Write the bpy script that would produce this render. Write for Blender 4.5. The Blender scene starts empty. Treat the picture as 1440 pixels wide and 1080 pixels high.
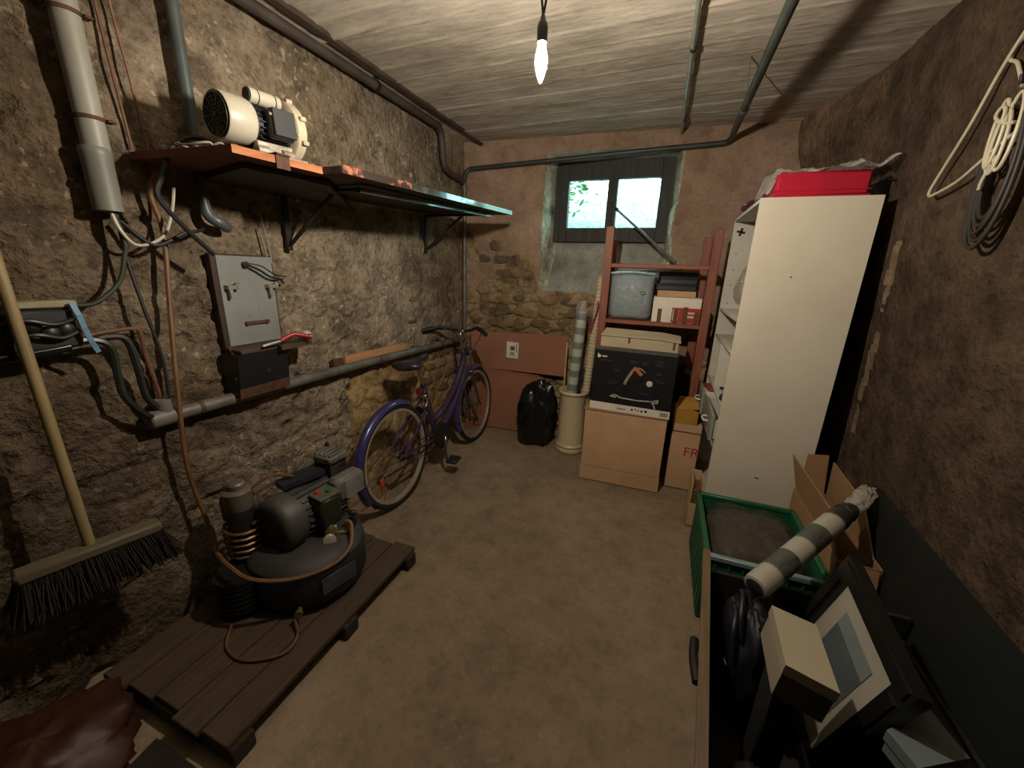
import bpy, math, random
import numpy as np
from mathutils import Vector, Matrix, Euler

rnd = random.Random(7)
sc = bpy.context.scene
COL = sc.collection
PI = math.pi


def L(h):
    """sRGB hex -> linear rgba"""
    out = []
    for i in (0, 2, 4):
        c = int(h[i:i + 2], 16) / 255
        out.append(c / 12.92 if c <= 0.04045 else ((c + 0.055) / 1.055) ** 2.4)
    return (*out, 1.0)


# ------------------------------------------------------------------ camera
cam_d = bpy.data.cameras.new('camera')
cam = bpy.data.objects.new('camera', cam_d)
COL.objects.link(cam)
_fwd = Vector((220, -153, 550)).normalized()
_dn = Vector((-65, 1890, 550))
_dn = (_dn - _fwd * _dn.dot(_fwd)).normalized()
_rt = _dn.cross(_fwd).normalized()
if _rt.x < 0:
    _rt = -_rt
# rows: world axes written in camera space (x right, y down, z forward)
W = Matrix((_rt, _fwd, -_dn))
cam_m = Matrix((W @ Vector((1, 0, 0)), W @ Vector((0, -1, 0)), W @ Vector((0, 0, -1)))).transposed().to_4x4()
cam_m.translation = Vector((0, 0, 1.45))
cam.matrix_world = cam_m
cam_d.sensor_fit = 'HORIZONTAL'
cam_d.sensor_width = 36.0
cam_d.lens = 550.0 / 1440.0 * 36.0
cam_d.clip_start = 0.02
cam_d.clip_end = 60
sc.camera = cam

# ------------------------------------------------------------------ world, exposure
BULB_STRENGTH = 3500.0
BULB_COLOR = (1.0, 0.875, 0.735, 1)
SKY_STRENGTH = 13.0
world = bpy.data.worlds.new('world')
sc.world = world
world.use_nodes = True
bg = world.node_tree.nodes['Background']
bg.inputs[0].default_value = (0.60, 0.98, 1.0, 1)
bg.inputs[1].default_value = SKY_STRENGTH
vs = sc.view_settings
vs.view_transform = 'Standard'
vs.look = 'None'
vs.gamma = 1.0
vs.use_curve_mapping = False
vs.exposure = 0.0
sc.cycles.use_denoising = True
sc.cycles.max_bounces = 8
sc.cycles.diffuse_bounces = 4
sc.cycles.transparent_max_bounces = 12
sc.cycles.sample_clamp_indirect = 4.0

# ------------------------------------------------------------------ materials
MATS = {}


def nodes_of(name):
    m = bpy.data.materials.new(name)
    m.use_nodes = True
    nt = m.node_tree
    b = nt.nodes['Principled BSDF']
    return m, nt, b


def noise(nt, co, scale, detail=5, rough=0.6, dist=0.0):
    n = nt.nodes.new('ShaderNodeTexNoise')
    n.inputs['Scale'].default_value = scale
    n.inputs['Detail'].default_value = detail
    n.inputs['Roughness'].default_value = rough
    n.inputs['Distortion'].default_value = dist
    nt.links.new(co, n.inputs['Vector'])
    return n.outputs['Fac']


def ramp(nt, fac, stops):
    r = nt.nodes.new('ShaderNodeValToRGB')
    els = r.color_ramp.elements
    while len(els) < len(stops):
        els.new(0.5)
    for e, (p, c) in zip(els, stops):
        e.position = p
        e.color = c if len(c) == 4 else (*c, 1)
    nt.links.new(fac, r.inputs[0])
    return r.outputs[0]


def mixc(nt, fac, a, b, mode='MIX'):
    m = nt.nodes.new('ShaderNodeMix')
    m.data_type = 'RGBA'
    m.blend_type = mode
    for sock, v in ((m.inputs[0], fac), (m.inputs[6], a), (m.inputs[7], b)):
        if hasattr(v, 'is_output'):
            nt.links.new(v, sock)
        else:
            sock.default_value = v
    return m.outputs[2]


def objco(nt, scale=(1, 1, 1)):
    tc = nt.nodes.new('ShaderNodeTexCoord')
    mp = nt.nodes.new('ShaderNodeMapping')
    mp.inputs['Scale'].default_value = scale
    nt.links.new(tc.outputs['Object'], mp.inputs['Vector'])
    return mp.outputs[0]


def bump(nt, b, h, strength, dist=0.01):
    n = nt.nodes.new('ShaderNodeBump')
    n.inputs['Strength'].default_value = strength
    n.inputs['Distance'].default_value = dist
    nt.links.new(h, n.inputs['Height'])
    nt.links.new(n.outputs[0], b.inputs['Normal'])


def M(name, c1, c2=None, scale=14, rough=0.6, metal=0.0, bmp=0.0, bscale=60, stretch=(1, 1, 1), lo=0.35, hi=0.7, coat=0.0, spec=0.5):
    """plain worn surface: two colours mixed by noise, a little relief"""
    if name in MATS:
        return MATS[name]
    m, nt, b = nodes_of(name)
    co = objco(nt, stretch)
    c1 = L(c1)
    c2 = L(c2) if c2 else tuple(x * 0.72 for x in c1[:3]) + (1,)
    col = ramp(nt, noise(nt, co, scale), [(lo, c1), (hi, c2)])
    nt.links.new(col, b.inputs['Base Color'])
    b.inputs['Roughness'].default_value = rough
    b.inputs['Metallic'].default_value = metal
    b.inputs['Specular IOR Level'].default_value = spec
    b.inputs['Coat Weight'].default_value = coat
    if bmp:
        bump(nt, b, noise(nt, co, bscale), bmp, 0.004)
    MATS[name] = m
    return m


def wood(name, c1, c2, axis='y', rough=0.6, coat=0.0, bmp=0.3):
    s = {'x': (1.2, 14, 14), 'y': (14, 1.2, 14), 'z': (14, 14, 1.2)}[axis]
    return M(name, c1, c2, scale=3.5, rough=rough, bmp=bmp, bscale=9, stretch=s, coat=coat)


def film(name, col='c8ccc8', fac=0.3, rough=0.12):
    """thin clear plastic"""
    m, nt, b = nodes_of(name)
    co = objco(nt)
    b.inputs['Base Color'].default_value = L(col)
    b.inputs['Roughness'].default_value = rough
    b.inputs['Specular IOR Level'].default_value = 0.8
    bump(nt, b, noise(nt, co, 28, 3, 0.5, 0.8), 0.9, 0.02)
    t = nt.nodes.new('ShaderNodeBsdfTransparent')
    mx = nt.nodes.new('ShaderNodeMixShader')
    mx.inputs[0].default_value = fac
    nt.links.new(t.outputs[0], mx.inputs[1])
    nt.links.new(b.outputs[0], mx.inputs[2])
    nt.links.new(mx.outputs[0], nt.nodes['Material Output'].inputs[0])
    MATS[name] = m
    return m


def wall_mat(name, dark, mid, light, fleck, bmp=0.8, fleckamt=0.5, big=1.6, cst=1.0, stretch=(1, 1, 1), near_shade=None):
    m, nt, b = nodes_of(name)
    co = objco(nt, stretch)
    n1 = noise(nt, co, big, 6, 0.62, 0.4)
    n2 = noise(nt, co, 9, 6, 0.65)
    n3 = noise(nt, co, 42, 4, 0.6)
    base = ramp(nt, n1, [(0.30, L(dark)), (0.47, L(mid)), (0.68, L(light))])
    f = ramp(nt, n2, [(0.34, (1 - 0.5 * cst,) * 3), (0.55, (1, 1, 1)), (0.75, (1 + 0.25 * cst, 1 + 0.22 * cst, 1 + 0.15 * cst))])
    base = mixc(nt, 1.0, base, f, 'MULTIPLY')
    f3 = ramp(nt, n3, [(0.30, (1 - 0.5 * cst, 1 - 0.52 * cst, 1 - 0.55 * cst)), (0.5, (1, 1, 1))])
    base = mixc(nt, 0.8, base, f3, 'MULTIPLY')
    if fleck:
        fm = noise(nt, co, 33, 3, 0.5)
        area = noise(nt, co, 3.1, 3)
        k = nt.nodes.new('ShaderNodeMath')
        k.operation = 'MULTIPLY'
        nt.links.new(ramp(nt, fm, [(0.60, (0, 0, 0)), (0.67, (1, 1, 1))]), k.inputs[0])
        nt.links.new(ramp(nt, area, [(0.42, (0, 0, 0)), (0.62, (fleckamt,) * 3)]), k.inputs[1])
        base = mixc(nt, k.outputs[0], base, L(fleck))
    if near_shade:
        # vignette shade painted into the colour of the near end, with a ragged border
        axis, lo, hi, tint_lo, tint_hi = near_shade
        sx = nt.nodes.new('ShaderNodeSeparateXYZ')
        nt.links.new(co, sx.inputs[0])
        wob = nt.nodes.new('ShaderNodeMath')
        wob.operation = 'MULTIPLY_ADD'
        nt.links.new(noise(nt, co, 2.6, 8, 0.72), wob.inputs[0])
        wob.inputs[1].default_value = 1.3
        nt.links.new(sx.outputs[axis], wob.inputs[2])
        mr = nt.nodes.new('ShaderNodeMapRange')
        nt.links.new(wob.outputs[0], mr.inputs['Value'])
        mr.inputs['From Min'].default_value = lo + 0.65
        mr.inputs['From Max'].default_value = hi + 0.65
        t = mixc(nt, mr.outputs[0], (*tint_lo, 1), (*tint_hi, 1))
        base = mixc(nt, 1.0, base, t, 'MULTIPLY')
    nt.links.new(base, b.inputs['Base Color'])
    b.inputs['Roughness'].default_value = 0.95
    b.inputs['Specular IOR Level'].default_value = 0.15
    h = nt.nodes.new('ShaderNodeMath')
    h.operation = 'MULTIPLY_ADD'
    nt.links.new(n2, h.inputs[0])
    h.inputs[1].default_value = 1.6
    nt.links.new(n3, h.inputs[2])
    bump(nt, b, h.outputs[0], bmp, 0.014)
    MATS[name] = m
    return m


def emit(name, col, strength):
    m = bpy.data.materials.new(name)
    m.use_nodes = True
    nt = m.node_tree
    nt.nodes.remove(nt.nodes['Principled BSDF'])
    e = nt.nodes.new('ShaderNodeEmission')
    e.inputs[0].default_value = col
    e.inputs[1].default_value = strength
    nt.links.new(e.outputs[0], nt.nodes['Material Output'].inputs[0])
    MATS[name] = m
    return m


def glass(name):
    m, nt, b = nodes_of(name)
    co = objco(nt)
    b.inputs['Base Color'].default_value = L('b8c8c0')
    b.inputs['Roughness'].default_value = 0.2
    t = nt.nodes.new('ShaderNodeBsdfTransparent')
    t.inputs[0].default_value = (0.86, 0.95, 0.93, 1)
    mx = nt.nodes.new('ShaderNodeMixShader')
    f = ramp(nt, noise(nt, co, 22, 6, 0.7), [(0.35, (0.05,) * 3), (0.75, (0.22,) * 3)])
    nt.links.new(f, mx.inputs[0])
    nt.links.new(t.outputs[0], mx.inputs[1])
    nt.links.new(b.outputs[0], mx.inputs[2])
    nt.links.new(mx.outputs[0], nt.nodes['Material Output'].inputs[0])
    MATS[name] = m
    return m


# ------------------------------------------------------------------ mesh builder
class B:
    def __init__(s):
        s.v, s.f, s.mi, s.k = [], [], [], 0

    def add(s, vs, fs):
        o = len(s.v)
        s.v += [tuple(p) for p in vs]
        for f in fs:
            s.f.append([i + o for i in f])
            s.mi.append(s.k)
        return s

    def box(s, c, size, rot=None, bev=0.003):
        """chamfered box; rot an Euler tuple or a 3x3 Matrix"""
        h = [x / 2 for x in size]
        bev = min(bev, min(h) * 0.45)
        R = Matrix.Identity(3) if rot is None else (rot if isinstance(rot, Matrix) else Euler(rot).to_matrix())
        c = Vector(c)
        idx, vs, fs = {}, [], []
        for sx in (-1, 1):
            for sy in (-1, 1):
                for sz in (-1, 1):
                    sg = (sx, sy, sz)
                    for a in range(3):
                        p = Vector([sg[i] * (h[i] if i == a else h[i] - bev) for i in range(3)])
                        idx[sg, a] = len(vs)
                        vs.append(c + R @ p)
        for a in range(3):
            b_, c_ = (a + 1) % 3, (a + 2) % 3
            for sa in (-1, 1):
                q = []
                for sb, sc_ in ((-1, -1), (1, -1), (1, 1), (-1, 1)):
                    g = [0, 0, 0]
                    g[a], g[b_], g[c_] = sa, sb, sc_
                    q.append(idx[tuple(g), a])
                fs.append(q if sa > 0 else q[::-1])
            for sb in (-1, 1):
                for sc_ in (-1, 1):
                    g1, g2 = [0, 0, 0], [0, 0, 0]
                    g1[a], g2[a] = -1, 1
                    g1[b_] = g2[b_] = sb
                    g1[c_] = g2[c_] = sc_
                    q = [idx[tuple(g1), b_], idx[tuple(g2), b_], idx[tuple(g2), c_], idx[tuple(g1), c_]]
                    fs.append(q if sb * sc_ < 0 else q[::-1])
        for sx in (-1, 1):
            for sy in (-1, 1):
                for sz in (-1, 1):
                    t = [idx[(sx, sy, sz), a] for a in range(3)]
                    fs.append(t if sx * sy * sz > 0 else t[::-1])
        return s.add(vs, fs)

    def span(s, x0, x1, y0, y1, z0, z1, bev=0.003):
        return s.box(((x0 + x1) / 2, (y0 + y1) / 2, (z0 + z1) / 2), (abs(x1 - x0), abs(y1 - y0), abs(z1 - z0)), None, bev)

    def bar(s, p0, p1, w, d, up=(0, 0, 1), bev=0.002):
        """rectangular bar from p0 to p1, w across, d along 'up'"""
        p0, p1 = Vector(p0), Vector(p1)
        a = (p1 - p0).normalized()
        u = Vector(up)
        x = a.cross(u).normalized()
        z = x.cross(a).normalized()
        R = Matrix((x, a, z)).transposed()
        return s.box((p0 + p1) / 2, (w, (p1 - p0).length, d), R, bev)

    def lathe(s, prof, o=(0, 0, 0), axis=(0, 0, 1), n=24, caps=True):
        o = Vector(o)
        a = Vector(axis).normalized()
        t = Vector((1, 0, 0)) if abs(a.x) < 0.9 else Vector((0, 1, 0))
        u = a.cross(t).normalized()
        w = a.cross(u)
        vs, fs = [], []
        for r, z in prof:
            for i in range(n):
                th = 2 * PI * i / n
                vs.append(o + a * z + (u * math.cos(th) + w * math.sin(th)) * r)
        for j in range(len(prof) - 1):
            for i in range(n):
                k = (i + 1) % n
                fs.append([j * n + i, j * n + k, (j + 1) * n + k, (j + 1) * n + i])
        if caps:
            fs.append(list(range(n))[::-1])
            fs.append([(len(prof) - 1) * n + i for i in range(n)])
        return s.add(vs, fs)

    def cyl(s, p0, p1, r0, r1=None, n=16):
        p0, p1 = Vector(p0), Vector(p1)
        return s.lathe([(r0, 0), (r0 if r1 is None else r1, (p1 - p0).length)], p0, p1 - p0, n)

    def tube(s, pts, r, n=8, sub=6, closed=False, r1=None):
        P = [Vector(p) for p in pts]
        if sub > 1 and len(P) > 2:
            Q = []
            m = len(P)
            rng = range(m if closed else m - 1)
            for i in rng:
                g = (lambda j: P[j % m]) if closed else (lambda j: P[max(0, min(m - 1, j))])
                a, b, c, d = g(i - 1), g(i), g(i + 1), g(i + 2)
                for k in range(sub):
                    t = k / sub
                    Q.append(0.5 * ((2 * b) + (c - a) * t + (2 * a - 5 * b + 4 * c - d) * t * t + (3 * b - a - 3 * c + d) * t ** 3))
            if not closed:
                Q.append(P[-1])
            P = Q
        m = len(P)
        vs, fs = [], []
        nrm = None
        for i, p in enumerate(P):
            if closed:
                t = P[(i + 1) % m] - P[i - 1]
            else:
                t = P[min(m - 1, i + 1)] - P[max(0, i - 1)]
            t.normalize()
            if nrm is None:
                nrm = t.orthogonal().normalized()
            nrm = (nrm - t * nrm.dot(t))
            nrm = nrm.normalized() if nrm.length > 1e-6 else t.orthogonal().normalized()
            bn = t.cross(nrm)
            rr = r if r1 is None else r + (r1 - r) * i / (m - 1)
            for k in range(n):
                th = 2 * PI * k / n
                vs.append(p + (nrm * math.cos(th) + bn * math.sin(th)) * rr)
        for j in range(m if closed else m - 1):
            jj = (j + 1) % m
            for k in range(n):
                kk = (k + 1) % n
                fs.append([j * n + k, j * n + kk, jj * n + kk, jj * n + k])
        if not closed:
            fs.append(list(range(n))[::-1])
            fs.append([(m - 1) * n + k for k in range(n)])
        return s.add(vs, fs)

    def ball(s, c, r, nu=16, nv=10, fn=None, R=None):
        c = Vector(c)
        vs, fs = [], []
        for j in range(nv + 1):
            ph = PI * j / nv
            for i in range(nu):
                th = 2 * PI * i / nu
                d = Vector((math.sin(ph) * math.cos(th), math.sin(ph) * math.sin(th), math.cos(ph)))
                k = fn(d) if fn else 1.0
                p = Vector((d.x * r[0], d.y * r[1], d.z * r[2])) * k
                vs.append(c + (R @ p if R else p))
        for j in range(nv):
            for i in range(nu):
                k = (i + 1) % nu
                fs.append([j * nu + i, (j + 1) * nu + i, (j + 1) * nu + k, j * nu + k])
        return s.add(vs, fs)

    def prism(s, poly, ext):
        """closed polygon of 3d points pushed along ext"""
        e = Vector(ext)
        n = len(poly)
        vs = [Vector(p) for p in poly] + [Vector(p) + e for p in poly]
        fs = [list(range(n))[::-1], list(range(n, 2 * n))]
        for i in range(n):
            k = (i + 1) % n
            fs.append([i, k, n + k, n + i])
        return s.add(vs, fs)

    def quad(s, a, b, c, d, th=0.004):
        """a thin board on four corners, th thick along its normal"""
        a, b, c, d = map(Vector, (a, b, c, d))
        nn = (b - a).cross(d - a).normalized() * th
        return s.prism([a, b, c, d], nn)

    def grid(s, fn, nu, nv, keep=None):
        vs = [fn(i / nu, j / nv) for j in range(nv + 1) for i in range(nu + 1)]
        fs = []
        for j in range(nv):
            for i in range(nu):
                if keep is None or keep((i + .5) / nu, (j + .5) / nv):
                    o = j * (nu + 1) + i
                    fs.append([o, o + 1, o + nu + 2, o + nu + 1])
        return s.add(vs, fs)


def obj(name, b, mats, parent=None, local=False, smooth=0.7, recalc=True):
    me = bpy.data.meshes.new(name)
    vs = b.v
    if parent is not None and not local:
        o_ = ORI[parent.name]
        vs = [(p[0] - o_[0], p[1] - o_[1], p[2] - o_[2]) for p in vs]
    me.from_pydata(vs, [], b.f)
    if not isinstance(mats, (list, tuple)):
        mats = [mats]
    for m in mats:
        me.materials.append(m)
    if max(b.mi, default=0):
        me.polygons.foreach_set('material_index', b.mi)
    if recalc:
        import bmesh
        bm = bmesh.new()
        bm.from_mesh(me)
        bmesh.ops.recalc_face_normals(bm, faces=bm.faces)
        bm.to_mesh(me)
        bm.free()
    if smooth:
        me.shade_smooth()
        me.set_sharp_from_angle(angle=smooth)
    ob = bpy.data.objects.new(name, me)
    COL.objects.link(ob)
    if parent is not None:
        ob.parent = parent
        ORI[ob.name] = ORI.get(parent.name, (0, 0, 0)) if not local else (0, 0, 0)
    else:
        ORI[ob.name] = (0, 0, 0)
    return ob


ORI = {}


def tag(o, label=None, cat=None, group=None, kind=None):
    if label:
        o['label'] = label
    if cat:
        o['category'] = cat
    if group:
        o['group'] = group
    if kind:
        o['kind'] = kind
    return o


def thing(name, loc, label, cat, group=None, rot=None):
    o = bpy.data.objects.new(name, None)
    o.empty_display_size = 0.05
    COL.objects.link(o)
    o.location = loc
    if rot:
        o.rotation_euler = rot
    ORI[o.name] = tuple(loc)
    return tag(o, label, cat, group)


def single(name, b, mats, label, cat, group=None, **k):
    """a thing that is one mesh, its origin moved to its base"""
    xs = np.array(b.v)
    o_ = ((xs[:, 0].min() + xs[:, 0].max()) / 2, (xs[:, 1].min() + xs[:, 1].max()) / 2, xs[:, 2].min())
    b.v = [(p[0] - o_[0], p[1] - o_[1], p[2] - o_[2]) for p in b.v]
    o = obj(name, b, mats, **k)
    o.location = o_
    ORI[o.name] = o_
    return tag(o, label, cat, group)


# ------------------------------------------------------------------ numpy noise
def vnoise(x, y, seed=0):
    xi, yi = np.floor(x).astype(np.int64), np.floor(y).astype(np.int64)
    fx, fy = x - xi, y - yi
    fx, fy = fx * fx * (3 - 2 * fx), fy * fy * (3 - 2 * fy)

    def h(a, b):
        n = (a * 374761393 + b * 668265263 + seed * 1442695041) & 0x7fffffff
        n = ((n ^ (n >> 13)) * 1274126177) & 0x7fffffff
        n = n ^ (n >> 16)
        return (n & 0xffff) / 65535.0
    return (h(xi, yi) * (1 - fx) + h(xi + 1, yi) * fx) * (1 - fy) + (h(xi, yi + 1) * (1 - fx) + h(xi + 1, yi + 1) * fx) * fy


def fbm(x, y, seed=0, oct=5, gain=0.5):
    t, a, s = 0, 1.0, 0
    for i in range(oct):
        t = t + a * vnoise(x, y, seed + i * 17)
        s += a
        a *= gain
        x, y = x * 2.03 + 11.3, y * 2.03 + 5.7
    return t / s * 2 - 1


def cells(x, y, seed=0):
    """distance to the nearest and second nearest of one random point per unit cell"""
    xi, yi = np.floor(x), np.floor(y)
    d1 = np.full(x.shape, 9.0)
    d2 = np.full(x.shape, 9.0)
    for a in (-1, 0, 1):
        for b_ in (-1, 0, 1):
            cx, cy = xi + a, yi + b_
            px = cx + 0.15 + 0.7 * vnoise(cx + 0.0, cy + 0.0, seed + 101)
            py = cy + 0.15 + 0.7 * vnoise(cx + 0.0, cy + 0.0, seed + 202)
            d = np.hypot(px - x, py - y)
            m = d < d1
            d2 = np.where(m, d1, np.minimum(d2, d))
            d1 = np.where(m, d, d1)
    return d1, d2


def sm(a, b_, x):
    t = np.clip((x - a) / (b_ - a), 0, 1)
    return t * t * (3 - 2 * t)


def sheet(name, U, V, xyz, mats, mi=None, hole=None, **k):
    """a grid of points (arrays) made into one mesh"""
    nv, nu = U.shape
    X, Y, Z = xyz
    vs = np.stack([X, Y, Z], -1).reshape(-1, 3)
    jj, ii = np.meshgrid(np.arange(nv - 1), np.arange(nu - 1), indexing='ij')
    o = (jj * nu + ii)
    fs = np.stack([o, o + 1, o + nu + 1, o + nu], -1).reshape(-1, 4)
    keep = np.ones(len(fs), bool)
    if hole is not None:
        keep = ~hole[:-1, :-1].reshape(-1)
    fs = fs[keep]
    me = bpy.data.meshes.new(name)
    me.from_pydata(vs.tolist(), [], fs.tolist())
    for m in (mats if isinstance(mats, (list, tuple)) else [mats]):
        me.materials.append(m)
    if mi is not None:
        me.polygons.foreach_set('material_index', mi[:-1, :-1].reshape(-1)[keep].astype(int).tolist())
    me.shade_smooth()
    ob = bpy.data.objects.new(name, me)
    COL.objects.link(ob)
    ORI[ob.name] = (0, 0, 0)
    ob['kind'] = 'structure'
    return ob

# ------------------------------------------------------------------ the cellar shell
m_left = wall_mat('wall_left_plaster', '6f6150', '8e7f69', 'a39480', 'cbbda8', 1.5, 0.75, cst=1.05, near_shade=(1, 0.65, 1.45, (0.38, 0.345, 0.31), (1, 1, 1)))  # near end darkened in the plaster colour as a painted vignette
m_sand = wall_mat('wall_sand_mortar', '7f6747', '9b8058', 'b0956c', 'c5ae88', 0.9, 0.4, big=3.0)
m_scar = wall_mat('wall_scar_mortar', '6d5b44', '84715a', '97846a', None, 0.6, big=6.0)
m_back = wall_mat('wall_back_plaster', '826b58', '98806b', 'a9917d', None, 0.4, cst=0.5)
m_rub = wall_mat('wall_rubble_mortar', '705d47', '927c5c', 'ac9573', 'c8b492', 1.0, 0.4, big=3.5)
m_niche = wall_mat('niche_render', '77796f', '92948a', 'a3a497', None, 0.35, big=3, cst=0.5)
m_reveal = wall_mat('niche_old_limewash', '77766a', 'b3b199', 'd0cfb8', 'e4e4d2', 0.9, 0.6, big=7)
m_right = wall_mat('wall_right_plaster', '6a5a4a', '7d6a58', '917d6a', 'a08d76', 1.0, 0.4, big=2.6, cst=0.95, near_shade=(1, 2.35, 3.35, (0.36, 0.34, 0.31), (1, 0.95, 0.9)))  # colour falls off towards the near end, vignette shade painted in
m_ceil = wall_mat('ceiling_concrete', '9a9180', 'b2a897', 'c8bfaf', 'dfd9cd', 0.22, 0.3, big=2.2, cst=0.55, stretch=(0.33, 1, 1))
m_floor = wall_mat('floor_concrete', '706151', '8a7760', '9b8871', 'b0a088', 0.3, 0.25, big=0.9, cst=0.42)

# floor
u, v = np.meshgrid(np.linspace(-2.0, 1.35, 170), np.linspace(-1.1, 3.75, 240))
z = 0.006 * fbm(u * 1.3, v * 1.3, 3, 4) + 0.003 * fbm(u * 9, v * 9, 5, 3) - 0.006
sheet('floor', u, v, (u, v, z), m_floor)

# left wall: rough old plaster with pits, a patch fallen off to sandy mortar near the bicycle
v_, u_ = np.meshgrid(np.linspace(-0.05, 2.5, 215), np.linspace(-1.1, 3.55, 390), indexing='ij')
d = 0.010 * fbm(u_ * 2.3, v_ * 2.3, 21, 4) + 0.012 * fbm(u_ * 8, v_ * 8, 22, 4)
c1, c2 = cells(u_ * 4.2 + 0.5 * fbm(u_ * 3, v_ * 3, 9), v_ * 7 + 0.5 * fbm(u_ * 3, v_ * 3, 8), 4)
area = sm(-0.05, 0.35, fbm(u_ * 1.1 + 3, v_ * 1.1, 31, 3) + 0.25 * (1 - v_))
d += area * 0.014 * sm(0.0, 0.28, c2 - c1) - area * 0.008
pit = vnoise(u_ * 26, v_ * 26, 41) * vnoise(u_ * 9, v_ * 9, 43)
d -= 0.02 * sm(0.50, 0.62, pit)
nearm = np.exp(-((u_ - 0.45) ** 2 / 0.35 + (v_ - 1.6) ** 2 / 0.7))
d += 0.03 * nearm * fbm(u_ * 4, v_ * 5, 71, 3)
foot = sm(0.35, 0.0, v_) * sm(1.3, 0.5, u_)
d += 0.05 * foot * (0.6 + 0.6 * fbm(u_ * 4, v_ * 4, 77, 3))
edge = np.minimum(np.minimum((u_ - 1.62) / 0.25, (3.1 - u_) / 0.2), np.minimum((v_ + 0.1) / 0.2, (0.84 - v_) / 0.18))
patch = (edge + 0.9 * fbm(u_ * 3.5, v_ * 3.5, 51, 4)) > 0.35
d -= 0.010 * patch
d -= 0.045 * np.exp(-((u_ - 1.83) ** 2 + (v_ - 1.235) ** 2) / 0.018 ** 2)
d = np.minimum(d, 0.03 + 0.05 * foot)
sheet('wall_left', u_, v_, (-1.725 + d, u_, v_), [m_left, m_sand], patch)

# back wall with the deep window niche and its sloping sill
NX0, NX1 = -1.02, -0.02
v_, u_ = np.meshgrid(np.linspace(-0.05, 2.5, 235), np.linspace(-1.95, 1.25, 300), indexing='ij')
yb = 3.375 + 0.06 * u_
rub = sm(-0.1, 0.25, 0.35 * (1.72 - v_) - 0.25 * sm(-0.9, -0.2, u_) + 0.35 * fbm(u_ * 2.2, v_ * 2.2, 61, 3))
d = 0.006 * fbm(u_ * 3, v_ * 3, 62, 4) + 0.005 * fbm(u_ * 14, v_ * 14, 63, 3)
c1, c2 = cells(u_ * 5 + 0.6 * fbm(u_ * 3, v_ * 3, 64), v_ * 8.5 + 0.5 * fbm(u_ * 3, v_ * 3, 65), 6)
d += rub * (0.028 * sm(0.0, 0.3, c2 - c1) - 0.018 + 0.012 * fbm(u_ * 11, v_ * 11, 66, 3))
jx = 0.018 * fbm(u_ * 0 + 1, v_ * 6, 67, 3)
jx2 = 0.025 * fbm(u_ * 0 + 7, v_ * 5, 68, 3)
jz = 0.015 * fbm(u_ * 6, v_ * 0 + 2, 69, 3)
zbot = 1.29 + 0.20 * sm(-0.3, 0.0, u_) + jz
inx = sm(NX0 - 0.012 + jx, NX0 + 0.055 + jx, u_) * sm(NX1 + 0.012 + jx2, NX1 - 0.055 + jx2, u_)
inz = sm(zbot - 0.008, zbot + 0.012, v_) * sm(2.35, 2.30, v_)
slope = np.clip((v_ - zbot) / (1.73 - zbot), 0, 1)
depth = inx * inz * (0.035 + (3.60 - yb - 0.035) * sm(0.0, 1.0, slope) ** 0.8)
ybk = yb - d * (1 - inx * inz) + depth - inx * inz * 0.004 * fbm(u_ * 9, v_ * 9, 70, 4)
mi = np.zeros(u_.shape)
mi[rub > 0.45] = 1
mi[(inx * inz) > 0.04] = 2
rev = (inx > 0.03) & (inx < 0.985) & (inz > 0.2) & (v_ > zbot + 0.03)
mi[rev] = 3
hole = (u_ > -0.95) & (u_ < -0.085) & (v_ > 1.765) & (v_ < 2.265)
sheet('wall_back', u_, v_, (u_, ybk, v_), [m_back, m_rub, m_niche, m_reveal], mi, hole)
wall_back = bpy.data.objects['wall_back']
wall_left = bpy.data.objects['wall_left']

# right wall leans in a little towards the ceiling
v_, u_ = np.meshgrid(np.linspace(-0.05, 2.5, 150), np.linspace(-1.1, 3.6, 270), indexing='ij')
d = 0.010 * fbm(u_ * 2, v_ * 2, 81, 4) + 0.004 * fbm(u_ * 11, v_ * 11, 82, 3)
xr = 1.0 - 0.13 * sm(0.2, 2.6, v_) - d - 0.20 * sm(2.6, 3.5, u_) * sm(1.65, 2.4, v_)
crack = np.abs(u_ - (2.36 - 0.10 * (v_ - 1.0) + 0.03 * fbm(v_ * 5, u_ * 0, 84, 3)))
scar = (crack < 0.030 * fbm(v_ * 9, u_ * 9, 85, 3) + 0.019) & (v_ > 0.7) & (v_ < 1.62)
xr = xr + 0.006 * scar
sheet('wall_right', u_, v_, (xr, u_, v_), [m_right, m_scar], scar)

# wall behind the photographer, with the dark doorway opening
v_, u_ = np.meshgrid(np.linspace(-0.05, 2.5, 60), np.linspace(-1.95, 1.25, 80), indexing='ij')
hole = (u_ > -0.75) & (u_ < 0.45) & (v_ < 2.1)
d = 0.012 * fbm(u_ * 3, v_ * 3, 91, 4)
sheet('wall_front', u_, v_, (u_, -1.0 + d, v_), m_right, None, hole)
b = B()
b.span(-0.95, -0.75, -2.6, -0.97, 0, 2.3, 0)
b.span(0.45, 0.65, -2.6, -0.97, 0, 2.3, 0)
b.span(-0.95, 0.65, -2.7, -2.6, 0, 2.3, 0)
b.span(-0.95, 0.65, -2.7, -0.97, 2.1, 2.3, 0)
b.span(-0.95, 0.65, -2.7, -1.05, -0.1, -0.01, 0)
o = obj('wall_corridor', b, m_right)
o['kind'] = 'structure'

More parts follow.
